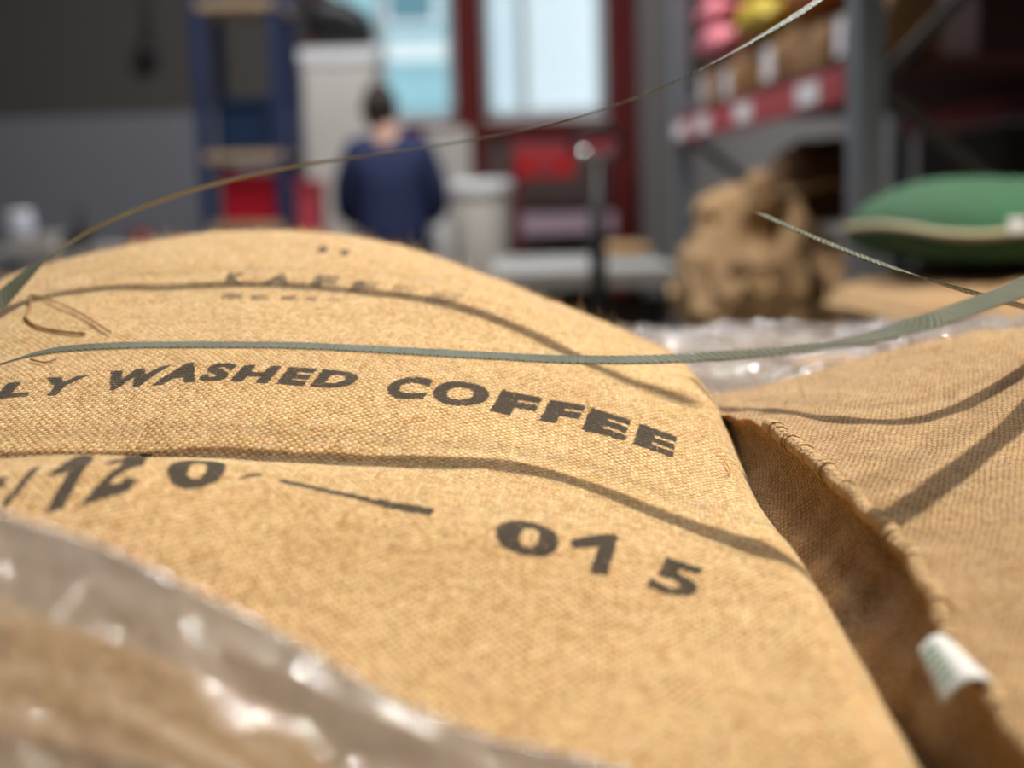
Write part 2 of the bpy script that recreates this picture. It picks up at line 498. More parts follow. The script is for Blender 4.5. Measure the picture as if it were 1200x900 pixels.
# ---- lettering rasterised from a font outline, then looked up per vertex
def text_mask(s, bold=None, res=72, rect=False):
    if rect:
        return np.ones((8, 8)), None
    bold = (0.045 if s in '015' else 0.068) if bold is None else bold
    cu = bpy.data.curves.new('lettering_source', 'FONT')
    cu.body = s; cu.size = 1.0; cu.offset = bold; cu.resolution_u = 4
    cu.space_character = 1.24
    o = bpy.data.objects.new('lettering_source', cu)
    COL.objects.link(o)
    dg = bpy.context.evaluated_depsgraph_get()
    me = o.evaluated_get(dg).to_mesh()
    me.calc_loop_triangles()
    v = np.array([q.co[:2] for q in me.vertices]); tri = np.array([t.vertices[:] for t in me.loop_triangles])
    o.evaluated_get(dg).to_mesh_clear()
    bpy.data.objects.remove(o, do_unlink=True); bpy.data.curves.remove(cu)
    lo, hi = v.min(0), v.max(0)
    v = (v - lo) / (hi[1] - lo[1])
    W = v[:, 0].max()
    nx, ny = int(W * res), res
    gx, gy = np.meshgrid((np.arange(nx) + .5) / res, (np.arange(ny) + .5) / res)
    M_ = np.zeros((ny, nx), bool)
    for a, b, c in v[tri]:
        i0, i1 = int(min(a[0], b[0], c[0]) * res) - 1, int(max(a[0], b[0], c[0]) * res) + 2
        j0, j1 = int(min(a[1], b[1], c[1]) * res) - 1, int(max(a[1], b[1], c[1]) * res) + 2
        i0, j0 = max(i0, 0), max(j0, 0)
        X, Y = gx[j0:j1, i0:i1], gy[j0:j1, i0:i1]
        s1 = (b[0] - a[0]) * (Y - a[1]) - (b[1] - a[1]) * (X - a[0])
        s2 = (c[0] - b[0]) * (Y - b[1]) - (c[1] - b[1]) * (X - b[0])
        s3 = (a[0] - c[0]) * (Y - c[1]) - (a[1] - c[1]) * (X - c[0])
        M_[j0:j1, i0:i1] |= ((s1 >= 0) & (s2 >= 0) & (s3 >= 0)) | ((s1 <= 0) & (s2 <= 0) & (s3 <= 0))
    M_ = M_.astype(float)
    for _ in range(2):
        Q = np.pad(M_, 1)
        M_ = (Q[1:-1, 1:-1] * 2 + Q[:-2, 1:-1] + Q[2:, 1:-1] + Q[1:-1, :-2] + Q[1:-1, 2:]) / 6
    return M_, W

def homography(src, dst):
    A = []
    for (x, y), (u, v) in zip(src, dst):
        A.append([x, y, 1, 0, 0, 0, -u * x, -u * y, -u]); A.append([0, 0, 0, x, y, 1, -v * x, -v * y, -v])
    return np.linalg.svd(np.array(A))[2][-1].reshape(3, 3)

WORDS = [  # text, bottom-left, bottom-right, top-right, top-left (as printed on the cloth)
    ('L', (-10, 469), (32, 465), (46, 447), (8, 449)),
    ('Y', (34, 466), (84, 462), (106, 439), (54, 443)),
    ('WASHED', (108, 460), (411, 457), (427, 436), (130, 434)),
    ('CO', (447, 467), (566, 480), (579, 451), (462, 441)),
    ('FF', (573, 482), (673, 501), (687, 476), (588, 456)),
    ('EE', (681, 504), (789, 537), (794, 512), (693, 477)),
    ('0', (574, 644), (648, 660), (662, 622), (588, 604)),
    ('5', (756, 690), (813, 705), (828, 667), (774, 650)),
    ('|', (2, 592), (13, 592), (49, 546), (38, 549)),
    ('0', (190, 577), (256, 573), (273, 540), (203, 538)),
    ('|', (279, 562), (303, 558), (309, 554), (288, 557)),
    ('|', (326, 565), (440, 592), (442, 586), (328, 561)),
    ('|', (440, 593), (505, 605), (511, 596), (444, 585)),
    ('K', (262, 333, .8), (284, 334), (293, 320), (268, 319)),
    ('A', (306, 333, .8), (338, 334), (346, 321), (316, 319)),
    ('F', (362, 336, .75), (388, 338), (402, 325), (371, 322)),
    ('F', (408, 341, .7), (434, 343), (448, 331), (416, 328)),
    ('E', (452, 345, .55), (480, 348), (492, 337), (462, 333)),
    ('E', (496, 352, .55), (532, 356), (546, 345), (508, 341)),
    ('|', (258, 351, .7), (284, 351), (286, 344), (261, 344)),
    ('|', (292, 352, .6), (313, 352), (315, 346), (294, 346)),
    ('|', (328, 352, .6), (346, 352), (348, 346), (330, 346)),
    ('|', (358, 353, .6), (372, 353), (374, 347), (360, 347)),
    ('|', (384, 353, .5), (400, 354), (402, 348), (386, 347)),
    ('|', (372, 296), (381, 297), (384, 289), (375, 288)),
    ('|', (398, 299), (407, 300), (410, 293), (401, 292)),
    ('|', (-8, 573), (6, 571), (8, 558), (-4, 560)),
]
INK = []
for w_ in WORDS:
    mask, W_ = text_mask(w_[0], rect=(w_[0] == '|'))
    q = [hitA(*p_[:2]) for p_ in w_[1:]]
    INK.append((mask * (w_[1][2] if len(w_[1]) > 2 else 1.0), homography(q, [(0, 0), (1, 0), (1, 1), (0, 1)])))
POLYS = [  # stencilled digits whose strokes ran: outlines on the cloth
    [(691, 674), (712, 676), (725, 631), (722, 626), (706, 626), (672, 631), (667, 638), (672, 644), (701, 641)],
    [(52, 603), (73, 597), (108, 541), (112, 535), (100, 533), (72, 545), (54, 558), (62, 559), (82, 553)],
    [(91, 594), (128, 584), (152, 576), (162, 563), (150, 560), (135, 568), (127, 566), (168, 546), (182, 534), (164, 532), (140, 547), (110, 573)],
    [(121, 543), (144, 537), (140, 543), (126, 545)],
]
POLYS = [np.array([hitA(*q) for q in P_]) for P_ in POLYS]

def ink_at(x, y):
    out = np.zeros_like(x)
    for mask, H in INK:
        d = H[2, 0] * x + H[2, 1] * y + H[2, 2]
        s = (H[0, 0] * x + H[0, 1] * y + H[0, 2]) / d
        t = (H[1, 0] * x + H[1, 1] * y + H[1, 2]) / d
        ok = (s > 0) & (s < 1) & (t > 0) & (t < 1)
        if not ok.any(): continue
        ny, nx = mask.shape
        out[ok] = np.maximum(out[ok], mask[np.clip((t[ok] * ny).astype(int), 0, ny - 1), np.clip((s[ok] * nx).astype(int), 0, nx - 1)])
    for P in POLYS:
        lo, hi = P.min(0), P.max(0)
        ok = np.where((x > lo[0]) & (x < hi[0]) & (y > lo[1]) & (y < hi[1]))[0]
        ins = np.zeros(len(ok), bool)
        for k in range(len(P)):
            a, b = P[k - 1], P[k]
            c = (a[1] > y[ok]) != (b[1] > y[ok])
            ins ^= c & (x[ok] < (b[0] - a[0]) * (y[ok] - a[1]) / (b[1] - a[1] + 1e-15) + a[0])
        out[ok[ins]] = 1.0
    return out

def grid_mesh(name, XYZ, mat, parent=None, uv=None, attr=None, zb=None, rings=5):
    """XYZ (nv,nu,3) sheet; when zb is given the border is drawn in underneath to close the body"""
    nv, nu = XYZ.shape[:2]
    V = XYZ.reshape(-1, 3)
    idx = np.arange(nv * nu).reshape(nv, nu)
    F = np.stack([idx[:-1, :-1], idx[:-1, 1:], idx[1:, 1:], idx[1:, :-1]], -1).reshape(-1, 4)
    if uv is None:
        du = np.linalg.norm(np.diff(XYZ, axis=1), axis=2); dv = np.linalg.norm(np.diff(XYZ, axis=0), axis=2)
        u = np.concatenate([np.zeros((nv, 1)), np.cumsum(du, 1)], 1); v = np.concatenate([np.zeros((1, nu)), np.cumsum(dv, 0)], 0)
        u = u - u[:, nu // 2:nu // 2 + 1]; v = v - v[nv // 2:nv // 2 + 1]
        uv = np.stack([u, v], -1)
    UV = uv.reshape(-1, 2)
    if zb is not None:
        loop = np.concatenate([idx[0, :-1], idx[:-1, -1], idx[-1, :0:-1], idx[:0:-1, 0]])
        L = V[loop]; c = L.mean(0); c[2] = zb
        prev = loop; n0 = len(V); allv = [V]; allu = [UV]; fs = [F]
        for r in range(1, rings + 1):
            q = r / rings
            k = 1 - q
            P = L.copy()
            P[:, :2] = c[:2] + (L[:, :2] - c[:2]) * (1 - q ** 2.2 if r < rings else 0.02)
            P[:, 2] = zb + (L[:, 2] - zb) * (1 - math.sin(q * math.pi / 2)) ** 1.2
            cur = np.arange(n0, n0 + len(loop)); n0 += len(loop)
            allv.append(P); allu.append(UV[loop] + q * 0.2)
            p2, c2 = np.roll(prev, -1), np.roll(cur, -1)
            fs.append(np.stack([prev, cur, c2, p2], -1)); prev = cur
        V = np.vstack(allv); UV = np.vstack(allu); F = np.vstack(fs)
    me = bpy.data.meshes.new(name)
    me.vertices.add(len(V)); me.vertices.foreach_set('co', V.astype(np.float32).ravel())
    me.loops.add(len(F) * 4); me.loops.foreach_set('vertex_index', F.astype(np.int32).ravel())
    me.polygons.add(len(F)); me.polygons.foreach_set('loop_start', np.arange(0, len(F) * 4, 4, dtype=np.int32))
    me.polygons.foreach_set('use_smooth', np.ones(len(F), bool))
    me.update(calc_edges=True)
    ul = me.uv_layers.new(name='UVMap')
    ul.data.foreach_set('uv', UV[F.ravel()].astype(np.float32).ravel())
    if attr is not None:
        a = me.attributes.new('ink', 'FLOAT', 'POINT')
        z = np.zeros(len(V), np.float32); z[:len(attr)] = attr
        a.data.foreach_set('value', z)
    me.materials.append(mat)
    me.validate()
    o = bpy.data.objects.new(name, me)
    COL.objects.link(o)
    if parent: o.parent = parent
    return o

def pillow(nu, nv, x0, x1, y0, y1, top, D, ex, ey, k=0.16):
    tu = np.linspace(-1, 1, nu); tv = np.linspace(-1, 1, nv)
    W = 0.75
    u = (1 - W) * tu + W * np.sin(tu * math.pi / 2); v = (1 - W) * tv + W * np.sin(tv * math.pi / 2)
    U, V = np.meshgrid(u, v)
    x = (x0 + x1) / 2 + (x1 - x0) / 2 * U * np.sqrt(1 - k * V ** 2 * np.abs(V) ** 4)
    y = (y0 + y1) / 2 + (y1 - y0) / 2 * V * np.sqrt(1 - k * U ** 2 * np.abs(U) ** 4)
    qx = np.clip((np.abs(U) - (1 - ex)) / ex, 0, 1); qy = np.clip((np.abs(V) - (1 - ey)) / ey, 0, 1)
    q = np.clip((qx ** 3 + qy ** 3) ** (1 / 3), 0, 1)
    z = top(x, y) - D * (1 - np.sqrt(1 - q ** 2))
    return np.stack([x, y, z], -1)

def fuzz(name, XYZ, n, parent, mat, lo=0.003, hi=0.010, width=0.00011, seed=1, box_=None):
    """loose jute fibres standing off the cloth"""
    r = np.random.default_rng(seed)
    nv, nu = XYZ.shape[:2]
    i = r.integers(1, nv - 2, n); j = r.integers(1, nu - 2, n)
    P = XYZ[i, j] + (XYZ[i + 1, j] - XYZ[i, j]) * r.random((n, 1)) + (XYZ[i, j + 1] - XYZ[i, j]) * r.random((n, 1))
    Nn = np.cross(XYZ[i, j + 1] - XYZ[i, j], XYZ[i + 1, j] - XYZ[i, j])
    Nn /= np.linalg.norm(Nn, axis=1, keepdims=True) + 1e-12
    if box_ is not None:
        ok = box_(P); P, Nn = P[ok], Nn[ok]; n = len(P)
    T = r.normal(size=(n, 3)); T -= Nn * (T * Nn).sum(1, keepdims=True); T /= np.linalg.norm(T, axis=1, keepdims=True)
    L = lo + (hi - lo) * r.random((n, 1)) ** 2.5
    lift = 0.12 + 0.75 * r.random((n, 1)) ** 1.7
    bend = r.normal(size=(n, 3)) * 0.3
    S = np.cross(T, Nn); S = S / (np.linalg.norm(S, axis=1, keepdims=True) + 1e-9)
    V = []; ns = 4
    for s in range(ns):
        q = s / (ns - 1)
        c = P - Nn * 0.0003 + (T * (1 - lift * 0.5) + Nn * lift + bend * q) * L * q
        wd = width * (1 - 0.7 * q)
        V.append(c - S * wd); V.append(c + S * wd)
    V = np.stack(V, 1)
    F = []
    base = np.arange(n)[:, None] * (2 * ns)
    for s in range(ns - 1):
        F.append(base + np.array([[2 * s, 2 * s + 1, 2 * s + 3, 2 * s + 2]]))
    F = np.concatenate(F, 0)
    me = bpy.data.meshes.new(name)
    V = V.reshape(-1, 3)
    me.vertices.add(len(V)); me.vertices.foreach_set('co', V.astype(np.float32).ravel())
    me.loops.add(len(F) * 4); me.loops.foreach_set('vertex_index', F.astype(np.int32).ravel())
    me.polygons.add(len(F)); me.polygons.foreach_set('loop_start', np.arange(0, len(F) * 4, 4, dtype=np.int32))
    me.update(calc_edges=True)
    me.materials.append(mat)
    o = bpy.data.objects.new(name, me); COL.objects.link(o)
    o.parent = parent; o['kind'] = 'stuff'
    return o

# ---- the printed sack
sackA = thing('burlap_coffee_sack', 'large golden burlap sack printed WASHED COFFEE filling the foreground', 'sack')
XYZ_A = pillow(620, 820, -0.50, 0.180, 0.24, 1.46, topA, 0.10, 0.13, 0.12)
ink = ink_at(XYZ_A[..., 0].ravel(), XYZ_A[..., 1].ravel())
grid_mesh('body', XYZ_A, M_A, sackA, attr=ink, zb=0.782)
inview = lambda P: (P[:, 1] > 0.42) & (P[:, 0] > -0.48)
fuzz('jute_fuzz', XYZ_A, 16000, sackA, M_FUZZ, 0.002, 0.009, 0.00013, 5, inview)
# longer hairs on the far crest and the far right shoulder
crest = lambda P: (P[:, 1] > 1.02)
fuzz('crest_fuzz', XYZ_A, 22000, sackA, M_FUZZ, 0.004, 0.016, 0.00026, 6, crest)
# loose yarn ends lying on the cloth
def thread(pts_px, rad, lift=0.002):
    P = []
    for px, py in pts_px:
        h = hitA(px, py); P.append((h[0], h[1], float(topA(h[0], h[1])) + lift))
    return tube('loose_yarn', catmull(P, 24), rad, M_LOOSE, sackA, 6)
thread([(34, 352), (36, 362), (31, 375), (45, 386), (75, 392), (100, 394)], 0.0011)
thread([(36, 350), (60, 356), (95, 372), (130, 394)], 0.0008, 0.003)
thread([(36, 424), (52, 428), (66, 424)], 0.0008)
thread([(688, 472), (692, 484), (688, 490)], 0.0004)
thread([(848, 542), (856, 556), (850, 562)], 0.0004)
thread([(470, 505), (478, 500), (486, 494)], 0.0003)

# ---- the neighbouring sack with its sewn edge
HEM = [(1.10, .150, -.172), (1.02, .148, -.165), (.94, .156, -.159), (.86, .174, -.156), (.78, .187, -.165), (.71, .196, -.176), (.67, .204, -.185), (.60, .201, -.196),
       (.55, .195, -.2075), (.50, .199, -.219), (.40, .205, -.235), (.28, .21, -.25)]
PB = [(x, y, z) for y, x, z in HEM] + [(.245, 1.02, -.150), (.336, 1.05, -.1256), (.42, 1.05, -.114), (.273, .82, -.160), (.336, .84, -.152),
      (.27, .66, -.184), (.232, .58, -.206), (.5, .8, -.12), (.5, .5, -.17), (.62, .8, -.14), (.62, 1.1, -.13), (.33, 1.15, -.140), (.45, 1.2, -.125), (.62, .4, -.2), (.35, .4, -.2), (.35, .6, -.172)]
fB_ = tps(PB, 1e-5)
hy = np.array([h[0] for h in HEM])[::-1]; hx = np.array([h[1] for h in HEM])[::-1]
def hemx(y): return np.interp(y, hy, hx)
def topB(x, y):
    z = fB_(x, y) + 0.0014 * noise2(x * 1.5, y, 22.0, 11) + 0.0007 * noise2(x, y, 60.0, 12)
    # puckers pulled in by the stitching
    d = np.clip(x - hemx(y), 0, 1)
    z = z + 0.0012 * np.sin(y * 150 + 2 * noise2(y, y * 0, 9, 5)) * np.exp(-d / 0.03)
    return z + CAM_Z
M_HEM = plain('hem_jute', (0.55, 0.36, 0.18), 0.85, var=0.3, scale=420, bump=0.6)
sackB = thing('burlap_coffee_sack', 'paler burlap sack with whip-stitched edge and white tag at right', 'sack')
ny, nt_, nf = 520, 300, 34
tv = np.linspace(-1, 1, ny); yv = 0.69 + 0.44 * (0.45 * tv + 0.55 * np.sin(tv * math.pi / 2))
tu = np.linspace(0, 1, nt_)
hx_s = np.array([hemx(q) for q in yv])
for _ in range(40):
    hx_s[1:-1] = (hx_s[:-2] + 2 * hx_s[1:-1] + hx_s[2:]) / 4
XR_B = 0.74
X = hx_s[:, None] + (XR_B - hx_s[:, None]) * np.sin(tu[None] * math.pi / 2)
Yg = np.repeat(yv[:, None], nt_, 1)
Z = topB(X, Yg)
qy = np.clip((np.abs(tv)[:, None] - 0.80) / 0.20, 0, 1); qx = np.clip((tu[None] - 0.75) / 0.25, 0, 1)
q = np.clip((qy ** 3 + qx ** 3) ** (1 / 3), 0, 1)
Z = Z - 0.09 * (1 - np.sqrt(1 - q ** 2))
prof = catmull([(0, 0, 0), (.003, -.006, 0), (.003, -.014, 0), (-.004, -.028, 0), (-.020, -.045, 0), (-.033, -.064, 0), (-.037, -.086, 0), (-.030, -.11, 0), (-.015, -.125, 0)], nf)[1:]
fl = []
for pnt in prof[::-1]:
    wv = 0.0015 * noise2(yv, yv * 0 + pnt[1] * 6, 16, 8)
    kb = np.clip((yv - 0.52) / 0.16, 0, 1); kb = 0.12 + 0.88 * kb * kb * (3 - 2 * kb)
    fl.append(np.stack([hx_s + pnt[0] * kb + wv, yv, Z[:, 0] + pnt[1]], -1))
XYZ_B = np.concatenate([np.stack(fl, 1), np.stack([X, Yg, Z], -1)], 1)
grid_mesh('body', XYZ_B, M_B, sackB, zb=0.782)
fuzz('jute_fuzz', XYZ_B, 11000, sackB, M_FUZZ, 0.002, 0.010, 0.00014, 15)
back = lambda P: (P[:, 1] > 0.9) & (P[:, 2] > 0.95)
fuzz('crest_fuzz', XYZ_B, 16000, sackB, M_FUZZ, 0.005, 0.018, 0.00024, 16, back)
hem_pts = np.stack([hx_s + 0.001, yv, Z[:, 0] + 0.001], -1)
hem_pts = hem_pts[(yv < 0.872) & (yv > 0.30)]
hem_c = catmull(hem_pts[::6], 260)
hem_c[:, 2] += 0.0008 * np.sin(np.linspace(0, 90, 260))
tu_ = np.linspace(0, 40, 260)
hem = tube('hem', hem_c, 0.0052, M_HEM, sackB, 10)
# whip stitches: one shared loop mesh, one object per stitch
loop_path = [(0.0050 * math.cos(a), 0.0030 * math.sin(a * 0.5), 0.0050 * math.sin(a)) for a in np.linspace(-0.5, math.pi + 1.0, 12)]
v_, f_ = tube_geo(loop_path, 0.0010, 6)
st_mesh = None
for k in range(3, 255, 3):
    p_ = Vector(hem_c[k]); t_ = Vector(hem_c[min(k + 1, 259)] - hem_c[k - 1]).normalized()
    if st_mesh is None:
        so = mesh_obj('stitch', v_, f_, M_HEM, hem, True); st_mesh = so.data
    else:
        so = bpy.data.objects.new('stitch', st_mesh); COL.objects.link(so); so.parent = hem
    zz = Vector((0, 0, 1)); xx = t_.cross(zz).normalized(); zz = xx.cross(t_)
    R_ = Matrix((xx, t_, zz)).transposed()
    so.matrix_world = Matrix.Translation(p_) @ R_.to_4x4() @ Matrix.Rotation(random.uniform(-.4, .4), 4, 'Z') @ Matrix.Scale(random.uniform(0.9, 1.12), 4)

# sewn-in white tag with green print
M_TAG, nt, p = new_mat('white_tag_green_print')
g = N(nt)
uvn = nt.nodes.new('ShaderNodeUVMap').outputs[0]
sx = nt.nodes.new('ShaderNodeSeparateXYZ'); nt.links.new(uvn, sx.inputs[0])
lines = g.math('GREATER_THAN', g.math('SINE', g.math('MULTIPLY', sx.outputs[1], 50.0)), -0.1)
zone = g.math('MULTIPLY', g.math('GREATER_THAN', 0.40, sx.outputs[0]), g.math('GREATER_THAN', sx.outputs[0], 0.06))
zone = g.math('MULTIPLY', zone, g.math('MULTIPLY', g.math('GREATER_THAN', 0.88, sx.outputs[1]), g.math('GREATER_THAN', sx.outputs[1], 0.12)))
n1, _ = g.noise(uvn, 30.0)
colr = g.mix(g.math('MULTIPLY', g.math('MULTIPLY', lines, zone), g.mapr(n1, 0.3, 0.5)), (0.62, 0.62, 0.60, 1), (0.05, 0.20, 0.11, 1))
nt.links.new(colr, p.inputs['Base Color']); p.inputs['Roughness'].default_value = 0.55
def tag_pt(s, t):
    # s 0..1 from the free left end to the sewn right end, t 0..1 far edge to near edge
    a = at(1077, 762, .550); b = at(1106, 817, .518); c = at(1165, 801, .515); d = at(1112, 750, .552)
    far = a.lerp(d, s); near = b.lerp(c, s)
    q = far.lerp(near, t)
    q.z += 0.006 * math.sin(s * math.pi) * (0.7 + 0.3 * t) - 0.004 * (1 - s) * t
    return q
nS, nT = 18, 12
G = np.array([[list(tag_pt(s, t)) for s in np.linspace(0, 1, nS)] for t in np.linspace(0, 1, nT)])
UVt = np.stack(np.meshgrid(np.linspace(0, 1, nS), np.linspace(0, 1, nT)), -1)
tg = grid_mesh('tag', G, M_TAG, sackB, uv=UVt)
tg['label'] = 'small white cloth tag with green print'
sm = tg.modifiers.new('thickness', 'SOLIDIFY'); sm.thickness = 0.0007

# ---- generic filled sack for lower layers and the background
def soft_sack(name, label, cx, cy, z0, sx_, sy_, h, mat, rz=0.0, seed=1, lump=0.0, seam=True, group=None, nu=56, nv=64, seam_mat=None, tilt=0.0, rnd=0.45):
    t = thing(name, label, 'sack', (cx, cy, z0), rz, group)
    D = h * 0.46
    top = lambda x, y: h * (1 - 0.10 * (np.abs(x) / (sx_ / 2)) ** 2 - 0.10 * (np.abs(y) / (sy_ / 2)) ** 2) + tilt * x + 0.05 * h * noise2(x + 5, y, 6.0, seed) + lump * h * (noise2(x, y + 3, 11.0, seed + 1) + 0.6 * noise2(x, y, 23.0, seed + 2))
    G = pillow(nu, nv, -sx_ / 2, sx_ / 2, -sy_ / 2, sy_ / 2, top, D, rnd, rnd * 0.9, 0.30)
    if lump:
        G[..., 0] += lump * 0.25 * h * noise2(G[..., 2] * 1.5 + 2, G[..., 1], 14, seed + 3)
        G[..., 1] += lump * 0.25 * h * noise2(G[..., 2] * 1.5 + 2, G[..., 0], 14, seed + 4)
    grid_mesh('body', G, mat, t, zb=0.0)
    if seam:
        L = np.concatenate([G[0, ::4], G[::4, -1], G[-1, ::-4], G[::-4, 0]])
        P = [tuple(a) for a in L] + [tuple(L[0])]
        v, f = tube_geo(P, 0.008, 6, False)
        mesh_obj('seam', v, f, seam_mat or M_YARN, t, True)
    return t

# ------------------------------------------------------------------ strapping bands
M_STRAP, nt, p = new_mat('embossed_green_strap')
g = N(nt)
uvn = nt.nodes.new('ShaderNodeUVMap').outputs[0]
sx = nt.nodes.new('ShaderNodeSeparateXYZ'); nt.links.new(uvn, sx.inputs[0])
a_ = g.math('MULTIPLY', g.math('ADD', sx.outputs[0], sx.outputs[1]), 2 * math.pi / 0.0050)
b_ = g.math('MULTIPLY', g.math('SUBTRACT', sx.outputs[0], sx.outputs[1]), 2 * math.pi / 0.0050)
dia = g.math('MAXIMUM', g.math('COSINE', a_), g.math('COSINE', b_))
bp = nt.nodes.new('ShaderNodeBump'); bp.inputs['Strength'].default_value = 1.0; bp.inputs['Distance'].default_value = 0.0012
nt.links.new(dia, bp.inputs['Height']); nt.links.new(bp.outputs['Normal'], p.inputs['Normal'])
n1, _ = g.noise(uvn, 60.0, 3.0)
nt.links.new(g.mix(g.math('MULTIPLY', g.mapr(dia, 0.80, 0.98), 0.45), g.mix(g.mapr(n1, 0.3, 0.7), (0.068, 0.078, 0.030, 1), (0.105, 0.115, 0.054, 1)), (0.50, 0.52, 0.44, 1)), p.inputs['Base Color'])  # pale emboss peaks: specular glints painted into the base colour
p.inputs['Roughness'].default_value = 0.32
p.inputs['Specular IOR Level'].default_value = 0.5

def strap(name, label, ctrl, tilts, width=0.018, thick=0.0009, n=220):
    """ctrl = world points, tilts = rotation of the flat face about the run direction (0 = faces up, + = faces the camera)"""
    C = catmull(ctrl, n)
    T = np.interp(np.linspace(0, 1, n), np.linspace(0, 1, len(tilts)), tilts)
    V, F, UV = [], [], []
    s = 0.0
    for i in range(n):
        if i: s += float(np.linalg.norm(C[i] - C[i - 1]))
        t = Vector(C[min(i + 1, n - 1)] - C[max(i - 1, 0)]).normalized()
        side = t.cross(Vector((0, 0, 1))).normalized()      # horizontal, across the band
        nn = side.cross(t).normalized()
        q = Quaternion(t, T[i])
        side, nn = q @ side, q @ nn
        c = Vector(C[i])
        for (a, b) in ((-1, 1), (-.94, 1), (.94, 1), (1, 1), (1, -1), (-1, -1)):
            V.append(c + side * (a * width / 2) + nn * (b * thick / 2 * (1 if abs(a) < 1 or b < 0 else 0.6)))
            UV.append((s, a * width / 2))
    for i in range(n - 1):
        for k in range(6):
            k2 = (k + 1) % 6
            F.append((i * 6 + k, (i + 1) * 6 + k, (i + 1) * 6 + k2, i * 6 + k2))
    F.append(tuple(range(6))); F.append(tuple(reversed(range((n - 1) * 6, n * 6))))
    o = mesh_obj(name, V, F, M_STRAP)
    ul = o.data.uv_layers.new(name='UVMap')
    lv = np.zeros(len(o.data.loops), np.int32); o.data.loops.foreach_get('vertex_index', lv)
    ul.data.foreach_set('uv', np.array(UV)[lv].astype(np.float32).ravel())
    return tag(o, label, 'strap', 'cut strapping bands over the sacks')

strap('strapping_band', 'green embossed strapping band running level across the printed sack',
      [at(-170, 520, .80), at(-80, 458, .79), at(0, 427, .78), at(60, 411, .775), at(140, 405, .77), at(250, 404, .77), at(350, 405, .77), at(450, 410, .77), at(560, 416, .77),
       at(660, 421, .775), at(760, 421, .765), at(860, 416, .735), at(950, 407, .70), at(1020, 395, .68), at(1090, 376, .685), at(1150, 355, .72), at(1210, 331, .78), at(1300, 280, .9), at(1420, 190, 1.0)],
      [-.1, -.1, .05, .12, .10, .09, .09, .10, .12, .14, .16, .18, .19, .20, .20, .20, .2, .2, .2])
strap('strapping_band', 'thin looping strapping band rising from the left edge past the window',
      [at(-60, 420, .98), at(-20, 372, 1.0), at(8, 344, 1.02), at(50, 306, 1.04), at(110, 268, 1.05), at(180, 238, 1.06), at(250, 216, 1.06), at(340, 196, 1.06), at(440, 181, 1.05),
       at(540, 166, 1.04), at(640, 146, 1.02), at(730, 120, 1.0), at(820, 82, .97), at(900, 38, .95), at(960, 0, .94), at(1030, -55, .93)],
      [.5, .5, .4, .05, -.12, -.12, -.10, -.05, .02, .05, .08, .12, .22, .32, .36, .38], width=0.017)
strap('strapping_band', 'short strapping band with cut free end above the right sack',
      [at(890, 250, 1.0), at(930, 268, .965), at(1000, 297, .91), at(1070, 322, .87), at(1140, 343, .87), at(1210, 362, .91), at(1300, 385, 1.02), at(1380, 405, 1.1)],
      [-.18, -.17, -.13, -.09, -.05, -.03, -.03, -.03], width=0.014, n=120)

# ------------------------------------------------------------------ stretch film
M_FILM, nt, p = new_mat('stretch_film')
for n in list(nt.nodes):
    if n.type != 'OUTPUT_MATERIAL': nt.nodes.remove(n)
g = N(nt)
tc = nt.nodes.new('ShaderNodeTexCoord')
tr = nt.nodes.new('ShaderNodeBsdfTransparent'); tr.inputs[0].default_value = (0.80, 0.79, 0.79, 1)
gl = nt.nodes.new('ShaderNodeBsdfGlossy'); gl.inputs['Roughness'].default_value = 0.07; gl.inputs['Color'].default_value = (1, 1, 1, 1)
df = nt.nodes.new('ShaderNodeBsdfDiffuse'); df.inputs[0].default_value = (0.58, 0.55, 0.54, 1)
tl = nt.nodes.new('ShaderNodeBsdfTranslucent'); tl.inputs[0].default_value = (0.62, 0.59, 0.58, 1)
mp = nt.nodes.new('ShaderNodeMapping'); mp.inputs['Scale'].default_value = (0.6, 1, 1); mp.inputs['Rotation'].default_value = (0, -0.35, 0.1)
nt.links.new(tc.outputs['Object'], mp.inputs['Vector'])
f1, _ = g.noise(mp.outputs[0], 50.0, 3.0, 0.6)
f2, _ = g.noise(tc.outputs['Object'], 150.0, 2.0, 0.5)
bp = nt.nodes.new('ShaderNodeBump'); bp.inputs['Strength'].default_value = 1.0; bp.inputs['Distance'].default_value = 0.004
nt.links.new(g.math('ADD', f1, g.math('MULTIPLY', f2, 0.75)), bp.inputs['Height'])
for sh in (gl, df, tl):
    nt.links.new(bp.outputs['Normal'], sh.inputs['Normal'])
fr = nt.nodes.new('ShaderNodeFresnel'); fr.inputs[0].default_value = 1.35
nt.links.new(bp.outputs['Normal'], fr.inputs['Normal'])
dd = nt.nodes.new('ShaderNodeMixShader'); dd.inputs[0].default_value = 0.5
nt.links.new(df.outputs[0], dd.inputs[1]); nt.links.new(tl.outputs[0], dd.inputs[2])
haze = nt.nodes.new('ShaderNodeMixShader')
f3, _ = g.noise(tc.outputs['Object'], 14.0, 3.0)
nt.links.new(g.mapr(f3, 0.3, 0.7, 0.42, 0.60), haze.inputs[0])
nt.links.new(tr.outputs[0], haze.inputs[1]); nt.links.new(dd.outputs[0], haze.inputs[2])
ms = nt.nodes.new('ShaderNodeMixShader')
nt.links.new(g.math('MULTIPLY_ADD', fr.outputs[0], 0.85, 0.04, clamp=True), ms.inputs[0])
nt.links.new(haze.outputs[0], ms.inputs[1]); nt.links.new(gl.outputs[0], ms.inputs[2])
nt.links.new(ms.outputs[0], nt.nodes['Material Output'].inputs[0])

def ridged(x, y, f, seed):
    return 1 - np.abs(noise2(x, y, f, seed)) * 2

